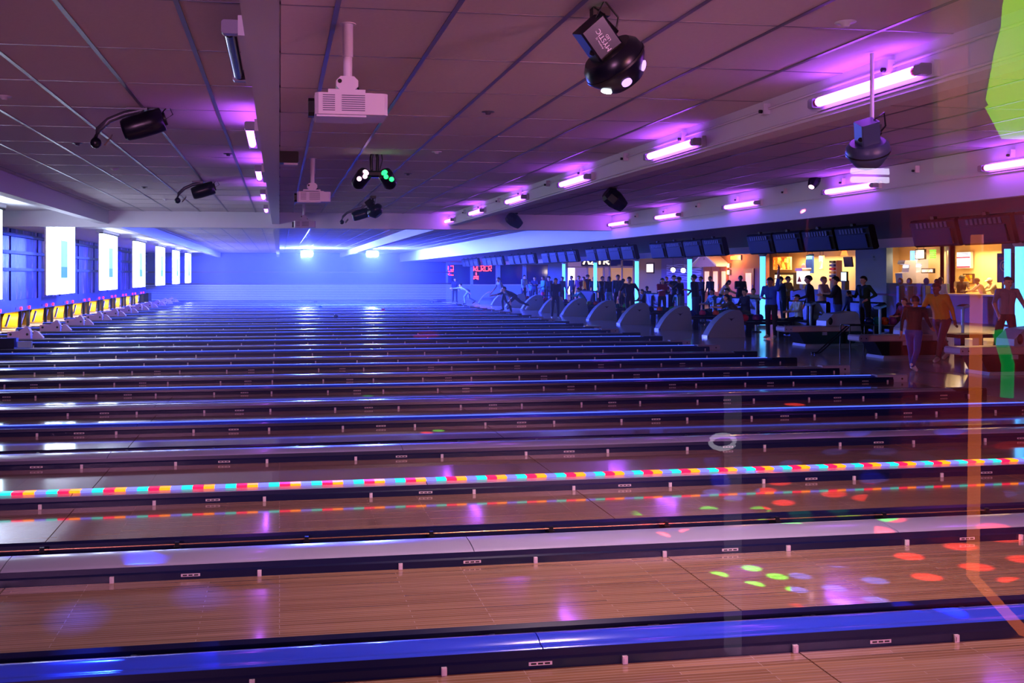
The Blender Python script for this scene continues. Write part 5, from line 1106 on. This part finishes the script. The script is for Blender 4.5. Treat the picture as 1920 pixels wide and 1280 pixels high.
gobo('dot_beam', tuple(C_SC1 + Vector((-0.3, -0.4, -0.4))), (-0.6, 5.05, 0), 1800, 20, 8.0, [(0.01, 0.05, 1.0), (0.02, 0.06, 1.0)], 0.36, 1.0, 0.05)
# beams of the twin light with green and rose lenses, and of the small lit spotlight by the fascia
LTW = tuple(C_TW + Vector((0.0, -0.05, -0.28)))
for px, py, c, e in ((800, 632, (1, 0.02, 0.12), 9000), (800, 811, (1, 0.05, 0.03), 900), (822, 807, (0.1, 1, 0.1), 900), (690, 742, (0.05, 1, 0.5), 700), (240, 650, (0.05, 0.9, 0.6), 3000)):
    light('twin_beam', 'SPOT', LTW, c, e, 0.01, spot=3.0, blend=0.5, aim=tuple(atZ(px, py, 0.0)))
LYS = tuple(C_YS + Vector((-0.05, 0.05, -0.3)))
light('spot_beam', 'SPOT', LYS, (1, 0.08, 0.06), 1100, 0.01, spot=5, blend=0.5, aim=tuple(atZ(1490, 758, 0.0)))
light('spot_beam', 'SPOT', LYS, (1, 0.08, 0.1), 900, 0.02, spot=4, blend=0.8, aim=(12.95, 25.4, 0.45))
# ------------------------------------------------------------------ glass wall the hall is seen through, and the arcade on this side of it
YG = 0.7
gm = bpy.data.materials.new('window_glass'); gm.use_nodes = True; nt = gm.node_tree; nt.nodes.clear(); N = nt.nodes.new
o_ = N('ShaderNodeOutputMaterial'); mx = N('ShaderNodeMixShader'); tr = N('ShaderNodeBsdfTransparent'); gl = N('ShaderNodeBsdfGlossy'); fr = N('ShaderNodeFresnel')
gl.inputs['Roughness'].default_value = 0.0; fr.inputs['IOR'].default_value = 1.5
nt.links.new(fr.outputs[0], mx.inputs[0]); nt.links.new(tr.outputs[0], mx.inputs[1]); nt.links.new(gl.outputs[0], mx.inputs[2]); nt.links.new(mx.outputs[0], o_.inputs[0])
gw = struct(MB().add([(-4, YG, 0.0), (7, YG, 0.0), (7, YG, 3.3), (-4, YG, 3.3)], [(0, 1, 2, 3)]).build('window_5', gm))
MB().box(-4, 7, YG - 0.03, YG + 0.03, -0.02, 0.06).build('window_sill', M_GREY, gw)
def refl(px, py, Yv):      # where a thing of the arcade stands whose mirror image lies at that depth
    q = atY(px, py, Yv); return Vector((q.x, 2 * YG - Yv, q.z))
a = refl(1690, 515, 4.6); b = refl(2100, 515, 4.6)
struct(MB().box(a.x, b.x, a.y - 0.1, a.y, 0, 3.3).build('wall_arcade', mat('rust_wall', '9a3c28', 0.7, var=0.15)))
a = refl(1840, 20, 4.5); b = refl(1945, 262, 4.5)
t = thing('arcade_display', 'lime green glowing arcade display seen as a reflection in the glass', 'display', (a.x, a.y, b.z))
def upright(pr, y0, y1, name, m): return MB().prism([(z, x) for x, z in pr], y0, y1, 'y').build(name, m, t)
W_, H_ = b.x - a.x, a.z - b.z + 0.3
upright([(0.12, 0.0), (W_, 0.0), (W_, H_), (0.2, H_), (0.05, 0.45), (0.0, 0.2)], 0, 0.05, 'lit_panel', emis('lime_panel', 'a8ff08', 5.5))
upright([(-0.28, -0.2), (-0.12, -0.2), (-0.1, H_), (-0.3, H_)], 0, 0.04, 'side_glow_band', emis('olive_panel', '98a020', 0.9))  # dim glowing band added for the olive veil in the glass
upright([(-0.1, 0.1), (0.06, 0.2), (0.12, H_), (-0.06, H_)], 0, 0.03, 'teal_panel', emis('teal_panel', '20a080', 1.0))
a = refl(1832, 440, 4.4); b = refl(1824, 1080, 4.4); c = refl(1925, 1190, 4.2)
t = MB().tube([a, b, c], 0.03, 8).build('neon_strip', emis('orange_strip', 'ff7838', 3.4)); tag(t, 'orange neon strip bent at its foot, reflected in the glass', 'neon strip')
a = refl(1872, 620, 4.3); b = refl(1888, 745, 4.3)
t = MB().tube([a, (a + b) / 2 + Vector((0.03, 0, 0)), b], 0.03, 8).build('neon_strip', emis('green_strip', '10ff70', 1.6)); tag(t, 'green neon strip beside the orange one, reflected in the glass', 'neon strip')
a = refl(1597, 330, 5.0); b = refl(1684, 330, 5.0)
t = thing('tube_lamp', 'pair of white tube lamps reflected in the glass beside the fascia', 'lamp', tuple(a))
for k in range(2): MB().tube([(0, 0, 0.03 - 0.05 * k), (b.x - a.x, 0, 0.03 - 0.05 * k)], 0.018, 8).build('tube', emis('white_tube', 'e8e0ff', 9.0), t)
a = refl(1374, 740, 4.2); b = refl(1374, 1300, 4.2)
t = thing('reflected_post', 'pale glowing post added for its reflection in the glass over the lanes', 'post', (a.x, a.y, max(0.0, b.z)))
MB().box(-0.03, 0.03, -0.03, 0.03, 0, a.z - max(0.0, b.z)).build('post_body', emis('post_glow', 'd8c8f0', 0.45), t)  # glow added so the post shows as a pale bar in the glass
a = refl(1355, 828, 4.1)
t = MB().tube([(a.x + 0.06 * math.cos(k * math.pi / 8), a.y, a.z + 0.032 * math.sin(k * math.pi / 8)) for k in range(17)], 0.012, 6).build('glow_ring', emis('ring_glow', 'f0e8ff', 3.0)); tag(t, 'small white glowing ring added for its reflection beside the pale post', 'lamp')  # ring given a glow only so its reflection shows
